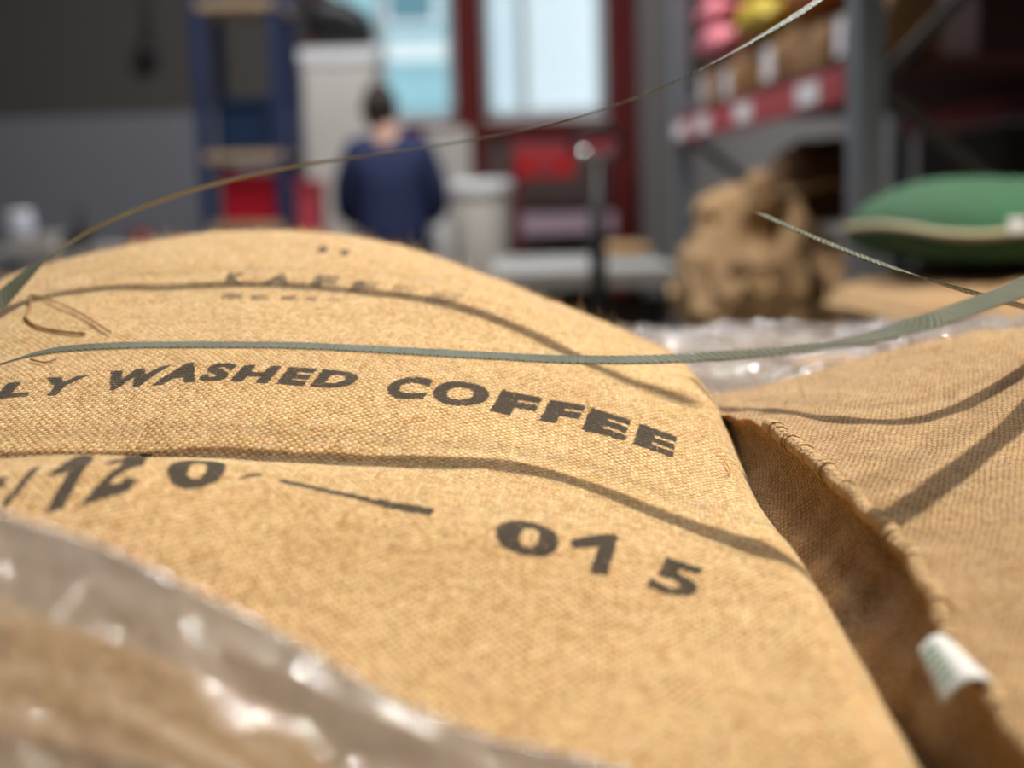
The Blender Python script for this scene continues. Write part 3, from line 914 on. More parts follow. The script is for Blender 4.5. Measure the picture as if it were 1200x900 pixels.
# near film: gathered lip across the front-left of the stack, hanging down on the camera side
lip = catmull([at(-260, 500, .50), at(-130, 548, .49), at(0, 600, .475), at(120, 640, .47), at(250, 702, .46), at(350, 755, .455), at(450, 812, .45), at(560, 860, .445), at(700, 893, .44), at(900, 960, .43), at(1050, 1040, .42)], 240)
NT = 150
rows = []
sarr = np.linspace(0, 1, 240)
for k in range(NT):
    t = k / (NT - 1)
    # t<0.2: behind the lip, lying back towards the sack; then over the lip and down
    if t < 0.2:
        q = 1 - t / 0.2
        off = np.stack([0.01 * q + 0 * sarr, 0.022 * q + 0 * sarr, -(0.010 * q + 0.040 * q * q) + 0 * sarr], -1)
    else:
        q = (t - 0.2) / 0.8
        off = np.stack([-0.02 * q + 0 * sarr, -0.16 * q ** 1.15 + 0 * sarr, -(0.01 * q + 0.27 * q ** 1.1) + 0 * sarr], -1)
    P = lip + off
    # gathers run along the lip, crinkles in all directions
    u = sarr * 1.0; vv = np.full_like(sarr, t * 0.45)
    gth = 0.005 * ridged(u * 0.3, vv * 3 + 0.1 * u, 12, 21) + 0.0022 * ridged(u * 0.9, vv * 3.5, 20, 22) + 0.0012 * ridged(u * 2, vv * 4, 34, 23)
    P[:, 1] -= gth * (0.25 + 0.75 * min(1, max(0, t - .15) * 3)); P[:, 2] += gth * (0.2 + 0.5 * min(1, max(0, t - .2) * 3))
    rows.append(P)
film1 = grid_mesh('stretch_film', np.stack(rows, 0), M_FILM)
tag(film1, 'crumpled clear stretch film gathered over the lower left corner', 'plastic film')

# far film behind the sacks
nx_, ny_ = 220, 170
Xf, Yf = np.meshgrid(np.linspace(-0.05, 0.86, nx_), np.linspace(1.22, 1.98, ny_))
Zf = CAM_Z - 0.190 + 0.010 * ridged(Xf * 0.6, Yf, 14, 31) + 0.006 * ridged(Xf, Yf * 1.3, 28, 32) + 0.003 * ridged(Xf, Yf, 60, 33) - 0.006
edge = np.clip((Yf - 1.90) / 0.08, 0, 1); Zf -= 0.25 * edge ** 2
edge = np.clip((0.03 - Xf) / 0.08, 0, 1); Zf -= 0.2 * edge ** 2
edge = np.clip((Xf - 0.78) / 0.08, 0, 1); Zf -= 0.2 * edge ** 2
M_FILM2 = M_FILM.copy(); M_FILM2.name = 'stretch_film_layers'
for n in M_FILM2.node_tree.nodes:
    if n.type == 'MAP_RANGE': n.inputs['To Min'].default_value = 0.25; n.inputs['To Max'].default_value = 0.60
film2 = grid_mesh('stretch_film', np.stack([Xf, Yf, Zf], -1), M_FILM2)
tag(film2, 'crinkled shiny stretch film covering the load behind the sacks', 'plastic film')

# ------------------------------------------------------------------ pallets and lower layers
M_WOOD = plain('pallet_wood', (0.36, 0.24, 0.13), 0.75, var=0.3, scale=14)
def pallet(label, x0, x1, y0, y1):
    t = thing('wooden_pallet', label, 'pallet')
    n = 7
    wbd = (x1 - x0) / (n + (n - 1) * 0.35)
    for i in range(n):
        xa = x0 + i * wbd * 1.35
        box2('deck_board', (xa, y0, 0.122), (xa + wbd, y1, 0.144), M_WOOD, t, 0.002)
    for j in range(3):
        yc = y0 + 0.05 + j * (y1 - y0 - 0.1) / 2
        box2('stringer_board', (x0, yc - 0.05, 0.1), (x1, yc + 0.05, 0.1215), M_WOOD, t, 0.002)
        for i in range(3):
            xc = x0 + 0.06 + i * (x1 - x0 - 0.12) / 2
            box2('block', (xc - 0.06, yc - 0.05, 0.0205), (xc + 0.06, yc + 0.05, 0.0995), M_WOOD, t, 0.002)
        box2('bottom_board', (x0, yc - 0.05, 0), (x1, yc + 0.05, 0.02), M_WOOD, t, 0.002)
    return t
pallet('wooden pallet under the printed foreground sacks', -0.5, 0.78, 0.25, 2.0)
for L, z in enumerate((0.145, 0.355, 0.565)):
    for (cx, cy, sx_, sy_, nm) in ((-0.16, 0.86, 0.66, 1.16, 'printed sack'), (0.485, 0.72, 0.57, 0.95, 'stitched right sack')):
        soft_sack('burlap_coffee_sack', 'plain burlap sack %s below the %s' % (('three layers', 'two layers', 'one layer')[L], nm),
                  cx, cy, z, sx_, sy_, 0.198, M_C, 0, 40 + L, group='sacks stacked on the near pallet', seam=False)
for L, z in enumerate((0.145, 0.42, 0.69)):
    soft_sack('burlap_coffee_sack', 'burlap sack %s under the far crinkled film' % ('lowest', 'midway', 'topmost')[L],
              0.42, 1.62, z, 0.76, 0.64, 0.265, M_C, 0, 50 + L, group='sacks stacked on the near pallet', seam=False)

# stack on the right with the green sack
pallet('wooden pallet under the green sack', 0.72, 1.52, 2.05, 2.95)
for L, z in enumerate((0.145, 0.385, 0.625)):
    soft_sack('burlap_coffee_sack', 'burlap sack %s below the tan sack that carries the green one' % ('three layers', 'two layers', 'one layer')[L],
              1.12, 2.5, z, 0.86, 0.85, 0.237, M_C, 0, 60 + L, group='sacks stacked on the right pallet', seam=False)
soft_sack('burlap_coffee_sack', 'tan burlap sack lying directly under the green sack', 1.12, 2.42, 0.872, 0.92, 0.80, 0.135, M_C, 0.06, 64, group='sacks stacked on the right pallet')
gs = soft_sack('green_sack', 'green woven plastic sack with a pale seam on the right stack', 0.93, 2.50, 1.010, 0.42, 0.74, 0.168, M_GREEN, 0.05, 66, rnd=0.85, seam_mat=plain('cream_seam', (0.42, 0.36, 0.22), 0.8))
tagm = plain('white_paper_tag', (0.75, 0.75, 0.76), 0.6)
pt_ = at(1192, 264, 2.11)
tgo = box('sack_tag', pt_, (0.030, 0.004, 0.026), tagm, gs, 0.001)
tgo.matrix_parent_inverse = (Matrix.Translation(gs.location) @ Matrix.Rotation(0.05, 4, 'Z')).inverted()

# pile of sacks in the rack's ground bay
pallet('wooden pallet under the slumped sacks by the rack', 0.53, 1.20, 3.55, 4.75)
soft_sack('burlap_coffee_sack', 'burlap sack at the bottom of the slumped pile by the rack', 0.82, 4.1, 0.145, 0.70, 1.05, 0.29, M_C, 0, 70, group='slumped sacks by the rack', seam=False)
soft_sack('burlap_coffee_sack', 'burlap sack second from the bottom of the slumped pile', 0.82, 4.1, 0.445, 0.66, 1.0, 0.235, M_C, 0, 72, group='slumped sacks by the rack', seam=False)
soft_sack('burlap_coffee_sack', 'big lumpy slumped tan sack with deep folds beside the rack post', 0.80, 4.0, 0.685, 0.50, 0.75, 0.37, M_C, 0.1, 74, lump=0.20, rnd=0.75, group='slumped sacks by the rack', nu=90, nv=90)
soft_sack('burlap_coffee_sack', 'small tan sack lying on top of the lumpy slumped sack', 0.765, 4.28, 1.05, 0.26, 0.24, 0.14, M_C, 0.3, 77, lump=0.12, rnd=0.8, group='slumped sacks by the rack')
soft_sack('burlap_coffee_sack', 'narrow upright tan bag standing before the dark brown sack', 0.78, 3.98, 1.05, 0.10, 0.12, 0.19, M_C, 0.0, 80, lump=0.08, rnd=0.8, group='slumped sacks by the rack')
soft_sack('burlap_coffee_sack', 'dark brown sack standing in shade behind the near rack post', 0.985, 4.12, 1.06, 0.30, 0.30, 0.27, M_BROWN, 0.0, 83, lump=0.05, rnd=0.6, group='slumped sacks by the rack')

# ------------------------------------------------------------------ steel rack on the right
M_STEEL = plain('galvanised_steel', (0.20, 0.225, 0.26), 0.45, metal=0.4, var=0.12, scale=12)
M_STEELDK = plain('dark_brace_steel', (0.030, 0.029, 0.028), 0.6, metal=0.0, var=0.1)
M_BEAM = plain('red_rack_beam', (0.36, 0.05, 0.06), 0.55, var=0.12, scale=10)
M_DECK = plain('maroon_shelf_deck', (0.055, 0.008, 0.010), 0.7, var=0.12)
M_LABEL = plain('white_label', (0.75, 0.75, 0.80), 0.5, var=0.03)
Pn = at(1011, 240, 3.3); Pf = at(799, 240, 5.5)
Pn = Vector((Pn.x, Pn.y, 0)); Pf = Vector((Pf.x, Pf.y, 0))
E = (Pf - Pn); LEN = E.length; E.normalize()
Nr = Vector((E.y, -E.x, 0))     # into the rack
if Nr.x < 0: Nr = -Nr
rack = thing('pallet_rack', 'grey steel pallet rack with red beams along the right side', 'rack', tuple(Pn))
RM = Matrix((-E, Nr, Vector((0, 0, 1)))).transposed()   # local x along, y depth, z up
rack.rotation_euler = RM.to_euler()
DEP = 0.95
def rb(nm, lo, hi, mt, par=rack, bev=0.0): return box2(nm, (-hi[0], lo[1], lo[2]), (-lo[0], hi[1], hi[2]), mt, par, bev)
def upright(x):
    for y in (0, DEP):
        bm = bmesh.new()
        add_box(bm, (-x, y, 1.6), (0.085, 0.06, 3.2))
        for s in (-1, 1): add_box(bm, (-x + s * 0.05, y + 0.025, 1.6), (0.02, 0.012, 3.2))
        bm_obj('post', bm, M_STEEL, rack)
        rb('foot_plate', (x - 0.07, y - 0.06, 0.0), (x + 0.07, y + 0.06, 0.008), M_STEEL)
    zs = [0.25, 0.70, 1.42, 2.30, 3.05]
    for k in range(len(zs) - 1):
        a = Vector((-x, 0.03, zs[k])); b = Vector((-x, DEP - 0.03, zs[k + 1]))
        if k % 2 == 1: a, b = Vector((-x, DEP - 0.03, zs[k])), Vector((-x, 0.03, zs[k + 1]))
        d = b - a
        bm = bmesh.new(); add_box(bm, (a + b) / 2, (0.03, 0.035, d.length), d.to_track_quat('Z', 'X').to_matrix())
        bm_obj('brace', bm, M_STEELDK, rack)
upright(0.0); upright(LEN)
for z in (1.39, 2.75):
    for y in (-0.01, DEP + 0.01):
        bo = rb('beam', (0.05, y - 0.025, z), (LEN - 0.05, y + 0.025, z + 0.085), M_BEAM)
        if z < 2 and y < 0:
            for xs in (0.25, 0.95, 1.55, 1.95):
                rb('beam_label', (xs, y - 0.028, z + 0.012), (xs + 0.20, y - 0.0255, z + 0.072), M_LABEL, bo)
    n_sl = 9
    for k in range(n_sl):
        x0 = 0.06 + k * (LEN - 0.12) / n_sl
        rb('shelf_slat', (x0, 0.0, z + 0.086), (x0 + (LEN - 0.12) / n_sl - 0.012, DEP, z + 0.110), M_DECK)
RZ = 1.39 + 0.112
def rw(x, y, z): return Vector(rack.location) + E * x + Nr * y + Vector((0, 0, z))

# goods on the rack shelf: kraft bags with white labels
M_KRAFT = plain('kraft_paper', (0.22, 0.115, 0.045), 0.8, var=0.25, scale=10, bump=0.2)
def bag_mesh(nm, w_, d_, h_, mat, par, fold=0.05):
    V = []; F = []
    zs = [(0, 1, 1), (0.1, 1.03, 1.05), (0.5, 1.04, 1.1), (0.75, 1.0, 0.9), (0.9, 0.98, 0.35), (1.0, 0.97, 0.10)]
    n = 24
    for (q, sw, sd) in zs:
        for k in range(n):
            a = 2 * math.pi * k / n
            c, s = math.cos(a), math.sin(a)
            e = 0.35
            V.append((w_ / 2 * sw * math.copysign(abs(c) ** e, c), d_ / 2 * sd * math.copysign(abs(s) ** e, s), q * h_))
    for i in range(len(zs) - 1):
        for k in range(n): F.append((i * n + k, i * n + (k + 1) % n, (i + 1) * n + (k + 1) % n, (i + 1) * n + k))
    F.append(tuple(reversed(range(n)))); F.append(tuple(range((len(zs) - 1) * n, len(zs) * n)))
    return mesh_obj(nm, V, F, mat, par, True)
proto = None
NB = 9
for k in range(NB):
    x = 0.16 + k * (LEN - 0.36) / (NB - 1)
    lab = 'brown kraft paper bag on the rack shelf, %s from the near post' % ('first', 'second', 'third', 'fourth', 'fifth', 'sixth', 'seventh', 'eighth', 'ninth')[k]
    t = thing('kraft_bag', lab, 'bag', tuple(rw(x, 0.16 + 0.02 * math.sin(k * 3), RZ)), rack.rotation_euler.z + random.uniform(-.1, .1), 'kraft bags on the rack shelf')
    if proto is None:
        b0 = bag_mesh('bag_body', 0.175, 0.16, 0.205, M_KRAFT, t); proto = b0
        l0 = box2('bag_label', (-0.04, -0.094, 0.035), (0.04, -0.086, 0.140), M_LABEL, t, 0.001)
        d0 = box2('closure_clip', (-0.088, -0.012, 0.193), (0.088, 0.012, 0.210), M_KRAFT, t, 0.002)
    else:
        for src in ((b0, l0, d0) if k % 3 == 1 or k == 8 else (b0, d0)):
            c = src.copy(); COL.objects.link(c); c.parent = t
    if k == 0:
        pass
M_PINK = plain('pink_foil', (0.78, 0.24, 0.30), 0.5, var=0.2, scale=8)
M_YEL = plain('yellow_foil', (0.55, 0.42, 0.015), 0.45, var=0.2, scale=8)
M_ORG = plain('orange_foil', (0.62, 0.19, 0.02), 0.45, var=0.2, scale=8)
def soft_packet(nm, label, x, mat, w_, h_, group, ang=0.0, y=0.15, z=0.214, dd=0.22):
    t = thing(nm, label, 'bag', tuple(rw(x, y, RZ + z)), rack.rotation_euler.z + ang, group)
    top = lambda X, Y: h_ * (1 - 0.2 * (X / (w_ / 2)) ** 2) + 0.08 * h_ * noise2(X, Y, 18, int(x * 100))
    G = pillow(30, 30, -w_ / 2, w_ / 2, -dd / 2, dd / 2, top, h_ * 0.45, 0.5, 0.5, 0.2)
    grid_mesh('packet_body', G, mat, t, zb=0.0)
    box2('crimped_end', (-w_ / 2 - 0.02, -dd * 0.4, h_ * 0.42), (-w_ / 2 + 0.006, dd * 0.4, h_ * 0.47), mat, t, 0.001)
    box2('crimped_end', (w_ / 2 - 0.006, -dd * 0.4, h_ * 0.42), (w_ / 2 + 0.02, dd * 0.4, h_ * 0.47), mat, t, 0.001)
soft_packet('foil_packet', 'pale pink packet lying lowest in the stack at the far rack end', 1.93, M_PINK, 0.42, 0.11, 'bright packets on the rack')
soft_packet('foil_packet', 'pink packet in the middle of the pink stack', 1.95, M_PINK, 0.40, 0.10, 'bright packets on the rack', z=0.335)
soft_packet('foil_packet', 'deep pink packet topmost of the pink stack', 1.93, M_PINK, 0.38, 0.10, 'bright packets on the rack', z=0.445)
soft_packet('foil_packet', 'yellow packet lying on the kraft bags beside the pink ones', 1.30, M_YEL, 0.44, 0.12, 'bright packets on the rack')
soft_packet('foil_packet', 'yellow packet on top of the other yellow packet', 1.33, M_YEL, 0.42, 0.14, 'bright packets on the rack', z=0.347)
soft_packet('foil_packet', 'orange packet lying on the kraft bags nearest the post', 0.72, M_ORG, 0.40, 0.12, 'bright packets on the rack')
# dark cartons deeper on the same shelf
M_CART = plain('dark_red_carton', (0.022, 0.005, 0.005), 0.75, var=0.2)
def carton(label, lo, hi, mt=M_CART):
    t = thing('carton', label, 'box', tuple(rw((lo[0] + hi[0]) / 2, (lo[1] + hi[1]) / 2, lo[2])), rack.rotation_euler.z, 'dark cartons in the rack')
    hx_, hy_, hz_ = (hi[0] - lo[0]) / 2, (hi[1] - lo[1]) / 2, hi[2] - lo[2]
    box2('carton_body', (-hx_, -hy_, 0), (hx_, hy_, hz_ - 0.004), mt, t, 0.003)
    box2('flap', (-hx_, -hy_, hz_ - 0.003), (hx_, -0.003, hz_), mt, t)
    box2('flap', (-hx_, 0.003, hz_ - 0.003), (hx_, hy_, hz_), mt, t)
    box2('packing_tape', (-hx_ - 0.001, -0.025, hz_ + 0.0005), (hx_ + 0.001, 0.025, hz_ + 0.0015), mt, t)
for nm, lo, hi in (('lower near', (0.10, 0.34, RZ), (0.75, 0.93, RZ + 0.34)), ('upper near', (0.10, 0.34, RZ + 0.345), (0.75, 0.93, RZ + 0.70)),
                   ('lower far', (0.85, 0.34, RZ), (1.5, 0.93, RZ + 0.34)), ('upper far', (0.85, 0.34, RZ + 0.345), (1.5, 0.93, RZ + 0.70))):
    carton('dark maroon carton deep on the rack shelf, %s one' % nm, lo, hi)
# crates on the ground bay behind the green sack
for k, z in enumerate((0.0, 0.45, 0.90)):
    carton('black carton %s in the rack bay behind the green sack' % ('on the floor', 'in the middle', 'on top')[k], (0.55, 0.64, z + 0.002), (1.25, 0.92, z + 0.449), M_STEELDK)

# ------------------------------------------------------------------ blue shelving at the left
M_BLUE = plain('blue_steel', (0.012, 0.025, 0.085), 0.5, var=0.12)
M_BOARD = plain('chipboard', (0.40, 0.28, 0.17), 0.75, var=0.15)
M_CRBLUE = plain('navy_crate_plastic', (0.008, 0.025, 0.07), 0.45, var=0.1)
M_CRRED = plain('red_crate_plastic', (0.38, 0.005, 0.018), 0.4, var=0.1)
M_CRPINK = plain('faded_red_plastic', (0.48, 0.06, 0.085), 0.4, var=0.1)
M_BLACK = plain('black_plastic', (0.010, 0.010, 0.011), 0.45, var=0.1)
M_WHITE = plain('white_plastic', (0.82, 0.81, 0.80), 0.45, var=0.05)
M_CREAM = plain('cream_paint', (0.66, 0.61, 0.55), 0.6, var=0.05)
M_GREY = plain('grey_laminate', (0.36, 0.355, 0.34), 0.6, var=0.06)
M_PILLAR = plain('pillar_concrete', (0.15, 0.138, 0.128), 0.8, var=0.08)

SY = 6.0
xa, xb = at(241, 200, SY).x, at(331, 200, SY).x
shelf = thing('shelving_unit', 'blue steel shelving unit with board shelves against the left wall', 'shelf')
for x in (xa, xb):
    for y in (SY, SY + 0.42):
        bm = bmesh.new()
        add_box(bm, (x, y, 1.3), (0.06, 0.012, 2.6)); add_box(bm, (x + (0.024 if x == xa else -0.024), y + 0.022, 1.3), (0.012, 0.045, 2.6))
        bm_obj('post', bm, M_BLUE, shelf)
for z in (0.3, 1.075, 1.40, 2.08):
    box2('shelf_board', (xa - 0.02, SY + 0.008, z), (xb + 0.02, SY + 0.41, z + 0.03), M_BOARD, shelf, 0.002)
    box2('shelf_rail', (xa, SY - 0.012, z - 0.012), (xb, SY - 0.0065, z + 0.028), M_BOARD if z > 1 else M_BLUE, shelf)
def crate(label, c, s, mat, rz=0.0, group=None):
    t = thing('plastic_crate', label, 'crate', c, rz, group)
    w_, d_, h_ = s; th = 0.012
    box2('bottom', (-w_ / 2, -d_ / 2, 0), (w_ / 2, d_ / 2, th), mat, t)
    box2('side_panel', (-w_ / 2, -d_ / 2, th), (-w_ / 2 + th, d_ / 2, h_), mat, t, 0.002)
    box2('side_panel', (w_ / 2 - th, -d_ / 2, th), (w_ / 2, d_ / 2, h_), mat, t, 0.002)
    box2('side_panel', (-w_ / 2 + th, -d_ / 2, th), (w_ / 2 - th, -d_ / 2 + th, h_), mat, t, 0.002)
    box2('side_panel', (-w_ / 2 + th, d_ / 2 - th, th), (w_ / 2 - th, d_ / 2, h_), mat, t, 0.002)
    for lo, hi in (((-w_ / 2 - .012, -d_ / 2 - .012, h_ - .025), (w_ / 2 + .012, -d_ / 2 - .0005, h_)), ((-w_ / 2 - .012, d_ / 2 + .0005, h_ - .025), (w_ / 2 + .012, d_ / 2 + .012, h_))):
        box2('rim', lo, hi, mat, t)
    return t
xm = (at(265, 200, SY + .1).x + at(325, 200, SY + .1).x) / 2
crate('dark navy plastic crate on the blue shelving', (xm, SY + 0.2, 1.431), (0.235, 0.34, 0.24), M_CRBLUE)
crate('bright red plastic crate on the blue shelving', (xm, SY + 0.2, 1.106), (0.25, 0.34, 0.225), M_CRRED)
stand = thing('wooden_trestle', 'low wooden trestle beside the blue shelving', 'stand')
x0 = at(352, 240, 6.1).x + 0.03
box2('trestle_top', (x0 - 0.05, 6.0, 1.02), (x0 + 0.07, 6.38, 1.05), M_BOARD, stand)
for dx in (-0.03, 0.05):
    for y in (6.02, 6.36): box2('leg', (x0 + dx - 0.015, y - 0.015, 0), (x0 + dx + 0.015, y + 0.015, 1.019), M_BOARD, stand)
crate('faded pink-red crate to the right of the blue shelving', (x0 + 0.01, 6.19, 1.051), (0.09, 0.30, 0.24), M_CRPINK)

# ------------------------------------------------------------------ tall white cabinet with black bag on top
cab = thing('tall_cabinet', 'tall white cabinet standing left of the person in navy', 'cabinet')
c0, c1 = at(357, 200, 7.05).x, at(446, 200, 7.05).x
zt = at(400, 56, 7.05).z
box2('cabinet_body', (c0 + 0.01, 7.06, 0.06), (c1 - 0.01, 7.5, zt - 0.085), M_CREAM, cab, 0.006)
box2('cap', (c0, 7.04, zt - 0.083), (c1, 7.51, zt), M_WHITE, cab, 0.008)
box2('plinth', (c0 + 0.03, 7.08, 0), (c1 - 0.03, 7.48, 0.059), M_BLACK, cab)
dr = box2('door', (c0 + 0.025, 7.042, 0.10), (c1 - 0.025, 7.059, zt - 0.10), M_CREAM, cab, 0.004)
tube('handle', [(c1 - 0.06, 7.042, 1.0), (c1 - 0.06, 7.015, 1.02), (c1 - 0.06, 7.015, 1.18), (c1 - 0.06, 7.042, 1.20)], 0.006, M_STEEL, dr, 8)
bagt = thing('black_holdall', 'slumped black bag lying on top of the tall white cabinet', 'bag', ((c0 + c1) / 2 - 0.01, 7.25, zt + 0.001))
topf = lambda X, Y: 0.30 - 0.55 * np.clip(X + 0.02, 0, 1) + 0.02 * noise2(X, Y, 14, 90)
G = pillow(40, 30, -0.17, 0.20, -0.16, 0.16, topf, 0.11, 0.4, 0.5, 0.3)
grid_mesh('bag_body', G, M_BLACK, bagt, zb=0.0)
tube('strap_handle', catmull([(-0.12, -0.12, 0.26), (-0.06, -0.15, 0.33), (0.03, -0.15, 0.32), (0.08, -0.12, 0.22)], 16), 0.008, M_BLACK, bagt, 8)

# ------------------------------------------------------------------ person
M_NAVY = plain('navy_workwear', (0.014, 0.024, 0.085), 0.8, var=0.15, scale=12, bump=0.15)
M_TROU = plain('dark_trousers', (0.018, 0.020, 0.03), 0.85, var=0.12)
M_SKIN = plain('skin', (0.48, 0.28, 0.20), 0.55, var=0.06)
M_HAIR = plain('dark_brown_hair', (0.022, 0.012, 0.008), 0.6, var=0.3, scale=60)
M_SHOE = plain('black_shoe', (0.012, 0.012, 0.012), 0.4)
def skin_mesh(name, pts, edges, mat, parent, root=0, sub=2):
    """pts: (x,y,z,rx,ry)"""
    me = bpy.data.meshes.new(name)
    me.from_pydata([q[:3] for q in pts], edges, [])
    o = bpy.data.objects.new(name, me); COL.objects.link(o)
    md = o.modifiers.new('skin', 'SKIN'); md.use_smooth_shade = True
    if not me.skin_vertices: bpy.context.view_layer.objects.active = o
    lay = me.skin_vertices[0].data
    for i, q in enumerate(pts):
        lay[i].radius = (q[3], q[4])
        lay[i].use_root = (i == root)
    ss = o.modifiers.new('sub', 'SUBSURF'); ss.levels = sub; ss.render_levels = sub
    dg = bpy.context.evaluated_depsgraph_get()
    nm = bpy.data.meshes.new_from_object(o.evaluated_get(dg))
    o.modifiers.clear(); o.data = nm
    nm.polygons.foreach_set('use_smooth', [True] * len(nm.polygons))
    nm.materials.clear(); nm.materials.append(mat)
    if parent: o.parent = parent
    return o
PX, PY = at(458, 240, 6.45).x, 6.45
person = thing('person', 'person in a navy work jacket seen from behind, head bowed over the window bench', 'person', (PX, PY, 0))
# faces +Y, weight even, forearms brought forward, head bowed to the left
body_pts = [(0, 0, .98, .13, .10), (0, .01, 1.12, .125, .095), (0, .005, 1.30, .15, .105), (0, .0, 1.44, .12, .09), (-.01, .03, 1.53, .055, .055), (-.03, .07, 1.60, .062, .07), (-.045, .085, 1.66, .078, .092), (-.05, .085, 1.72, .06, .07),
            (.17, 0, 1.43, .06, .06), (.225, .0, 1.30, .05, .05), (.235, .03, 1.15, .042, .042), (.20, .16, 1.10, .038, .038), (.15, .27, 1.10, .028, .028),
            (-.17, 0, 1.43, .06, .06), (-.225, .0, 1.30, .05, .05), (-.235, .03, 1.15, .042, .042), (-.20, .16, 1.10, .038, .038), (-.15, .27, 1.10, .028, .028),
            (.095, 0, .90, .09, .09), (.10, .015, .50, .06, .06), (.105, -.02, .27, .055, .055), (.105, -.02, .09, .04, .04),
            (-.095, 0, .90, .09, .09), (-.10, .015, .50, .06, .06), (-.105, -.02, .27, .055, .055), (-.105, -.02, .09, .04, .04)]
body_e = [(0, 1), (1, 2), (2, 3), (3, 4), (4, 5), (5, 6), (6, 7), (3, 8), (8, 9), (9, 10), (10, 11), (11, 12), (3, 13), (13, 14), (14, 15), (15, 16), (16, 17),
          (0, 18), (18, 19), (19, 20), (20, 21), (0, 22), (22, 23), (23, 24), (24, 25)]
# hands: palm plus five fingers each, continuous with the wrists
for sgn, wi in ((1, 12), (-1, 17)):
    w0 = body_pts[wi]
    pi_ = len(body_pts); body_pts.append((w0[0] - sgn * .03, w0[1] + .06, w0[2] - .005, .036, .018)); body_e.append((wi, pi_))
    for k in range(4):
        bx_ = w0[0] - sgn * .035 + (k - 1.5) * .019
        L_ = (.050, .058, .055, .044)[k]
        i0 = len(body_pts)
        body_pts.append((bx_ - sgn * .005, w0[1] + .10, w0[2] - .005, .010, .010)); body_pts.append((bx_ - sgn * .01, w0[1] + .10 + L_ * .6, w0[2] - .02, .009, .009)); body_pts.append((bx_ - sgn * .012, w0[1] + .10 + L_ * .8, w0[2] - .045, .008, .008))
        body_e += [(pi_, i0), (i0, i0 + 1), (i0 + 1, i0 + 2)]
    i0 = len(body_pts)
    body_pts.append((w0[0] - sgn * .065, w0[1] + .065, w0[2] - .01, .012, .012)); body_pts.append((w0[0] - sgn * .08, w0[1] + .10, w0[2] - .02, .010, .010))
    body_e += [(pi_, i0), (i0, i0 + 1)]
body = skin_mesh('body', body_pts, body_e, M_SKIN, person)
jk = [(0, .005, .88, .205, .14), (0, .01, 1.08, .20, .135), (0, .005, 1.28, .205, .14), (0, 0, 1.42, .165, .115), (-.012, .025, 1.525, .075, .072),
      (.165, 0, 1.425, .082, .08), (.225, 0, 1.29, .068, .066), (.237, .03, 1.14, .060, .058), (.20, .16, 1.10, .052, .05), (.165, .24, 1.10, .045, .045),
      (-.165, 0, 1.425, .082, .08), (-.225, 0, 1.29, .068, .066), (-.237, .03, 1.14, .060, .058), (-.20, .16, 1.10, .052, .05), (-.165, .24, 1.10, .045, .045)]
je = [(0, 1), (1, 2), (2, 3), (3, 4), (3, 5), (5, 6), (6, 7), (7, 8), (8, 9), (3, 10), (10, 11), (11, 12), (12, 13), (13, 14)]
skin_mesh('jacket', jk, je, M_NAVY, person)
tr_ = [(0, 0, .97, .16, .115), (.095, 0, .88, .105, .105), (.10, .015, .50, .085, .085), (.105, -.015, .12, .07, .075), (-.095, 0, .88, .105, .105), (-.10, .015, .50, .085, .085), (-.105, -.015, .12, .07, .075)]
skin_mesh('trousers', tr_, [(0, 1), (1, 2), (2, 3), (0, 4), (4, 5), (5, 6)], M_TROU, person)
for s in (-1, 1):
    skin_mesh('shoe', [(s * .105, -.05, .055, .045, .05), (s * .108, .04, .05, .05, .042), (s * .115, .14, .042, .045, .035)], [(0, 1), (1, 2)], M_SHOE, person)
def ball(nm, c, r, mat, par, sub=3):
    bm = bmesh.new(); bmesh.ops.create_icosphere(bm, subdivisions=sub, radius=1.0)
    bmesh.ops.transform(bm, matrix=Matrix.Translation(c) @ Matrix.Diagonal((r[0], r[1], r[2], 1)), verts=bm.verts)
    return bm_obj(nm, bm, mat, par, True)
hair = ball('hair', (-.040, .045, 1.650), (.086, .094, .128), M_HAIR, person)
for s in (-1, 1):
    ball('ear', (-.045 + s * .086, .095, 1.645), (.012, .02, .03), M_SKIN, person, 2)
ball('nose', (-.045, .185, 1.64), (.014, .022, .022), M_SKIN, person, 2)
for s in (-1, 1): ball('eye', (-.045 + s * .032, .172, 1.67), (.012, .008, .008), M_WHITE, person, 2)
ball('mouth', (-.04, .168, 1.605), (.024, .008, .006), plain('lips', (0.35, 0.12, 0.10), 0.5), person, 2)

# ------------------------------------------------------------------ beneath the windows
panel = thing('cream_board', 'cream board leaning on the wall right of the person', 'board')
q0, q1 = at(500, 200, 8.0).x, at(552, 200, 8.0).x
box2('board_sheet', (q0, 8.05, 0.0), (q1, 8.08, at(520, 150, 8.0).z), M_CREAM, panel, 0.003)
box2('edge_strip', (q0 - 0.01, 8.04, 0.0), (q0 - 0.001, 8.09, at(520, 150, 8.0).z), M_WHITE, panel)

def bin_(name, label, cx, cy, z0, r, h, lid=True):
    t = thing(name, label, 'bin', (cx, cy, z0))
    lathe('bin_body', [(r * .80, 0), (r * .82, .01), (r * .97, h - .06), (r * .97, h - .05)], M_CREAM, t)
    lathe('bin_rim', [(r * .98, h - .085), (r * 1.04, h - .08), (r * 1.05, h - .012), (r * 1.0, h), (r * .9, h + .004)], M_WHITE, t)
    return t
plat = thing('low_bench', 'low wooden bench carrying the white bins', 'bench')
bx0, bx1 = at(495, 240, 6.9).x, at(604, 240, 6.9).x
box2('bench_top', (bx0, 6.72, 0.57), (bx1, 7.14, 0.60), M_BOARD, plat, 0.003)
for x in (bx0 + 0.03, bx1 - 0.03):
    for y in (6.75, 7.11): box2('leg', (x - 0.02, y - 0.02, 0), (x + 0.02, y + 0.02, 0.569), M_BOARD, plat)
rbn = (at(600, 240, 6.9).x - at(526, 240, 6.9).x) / 2
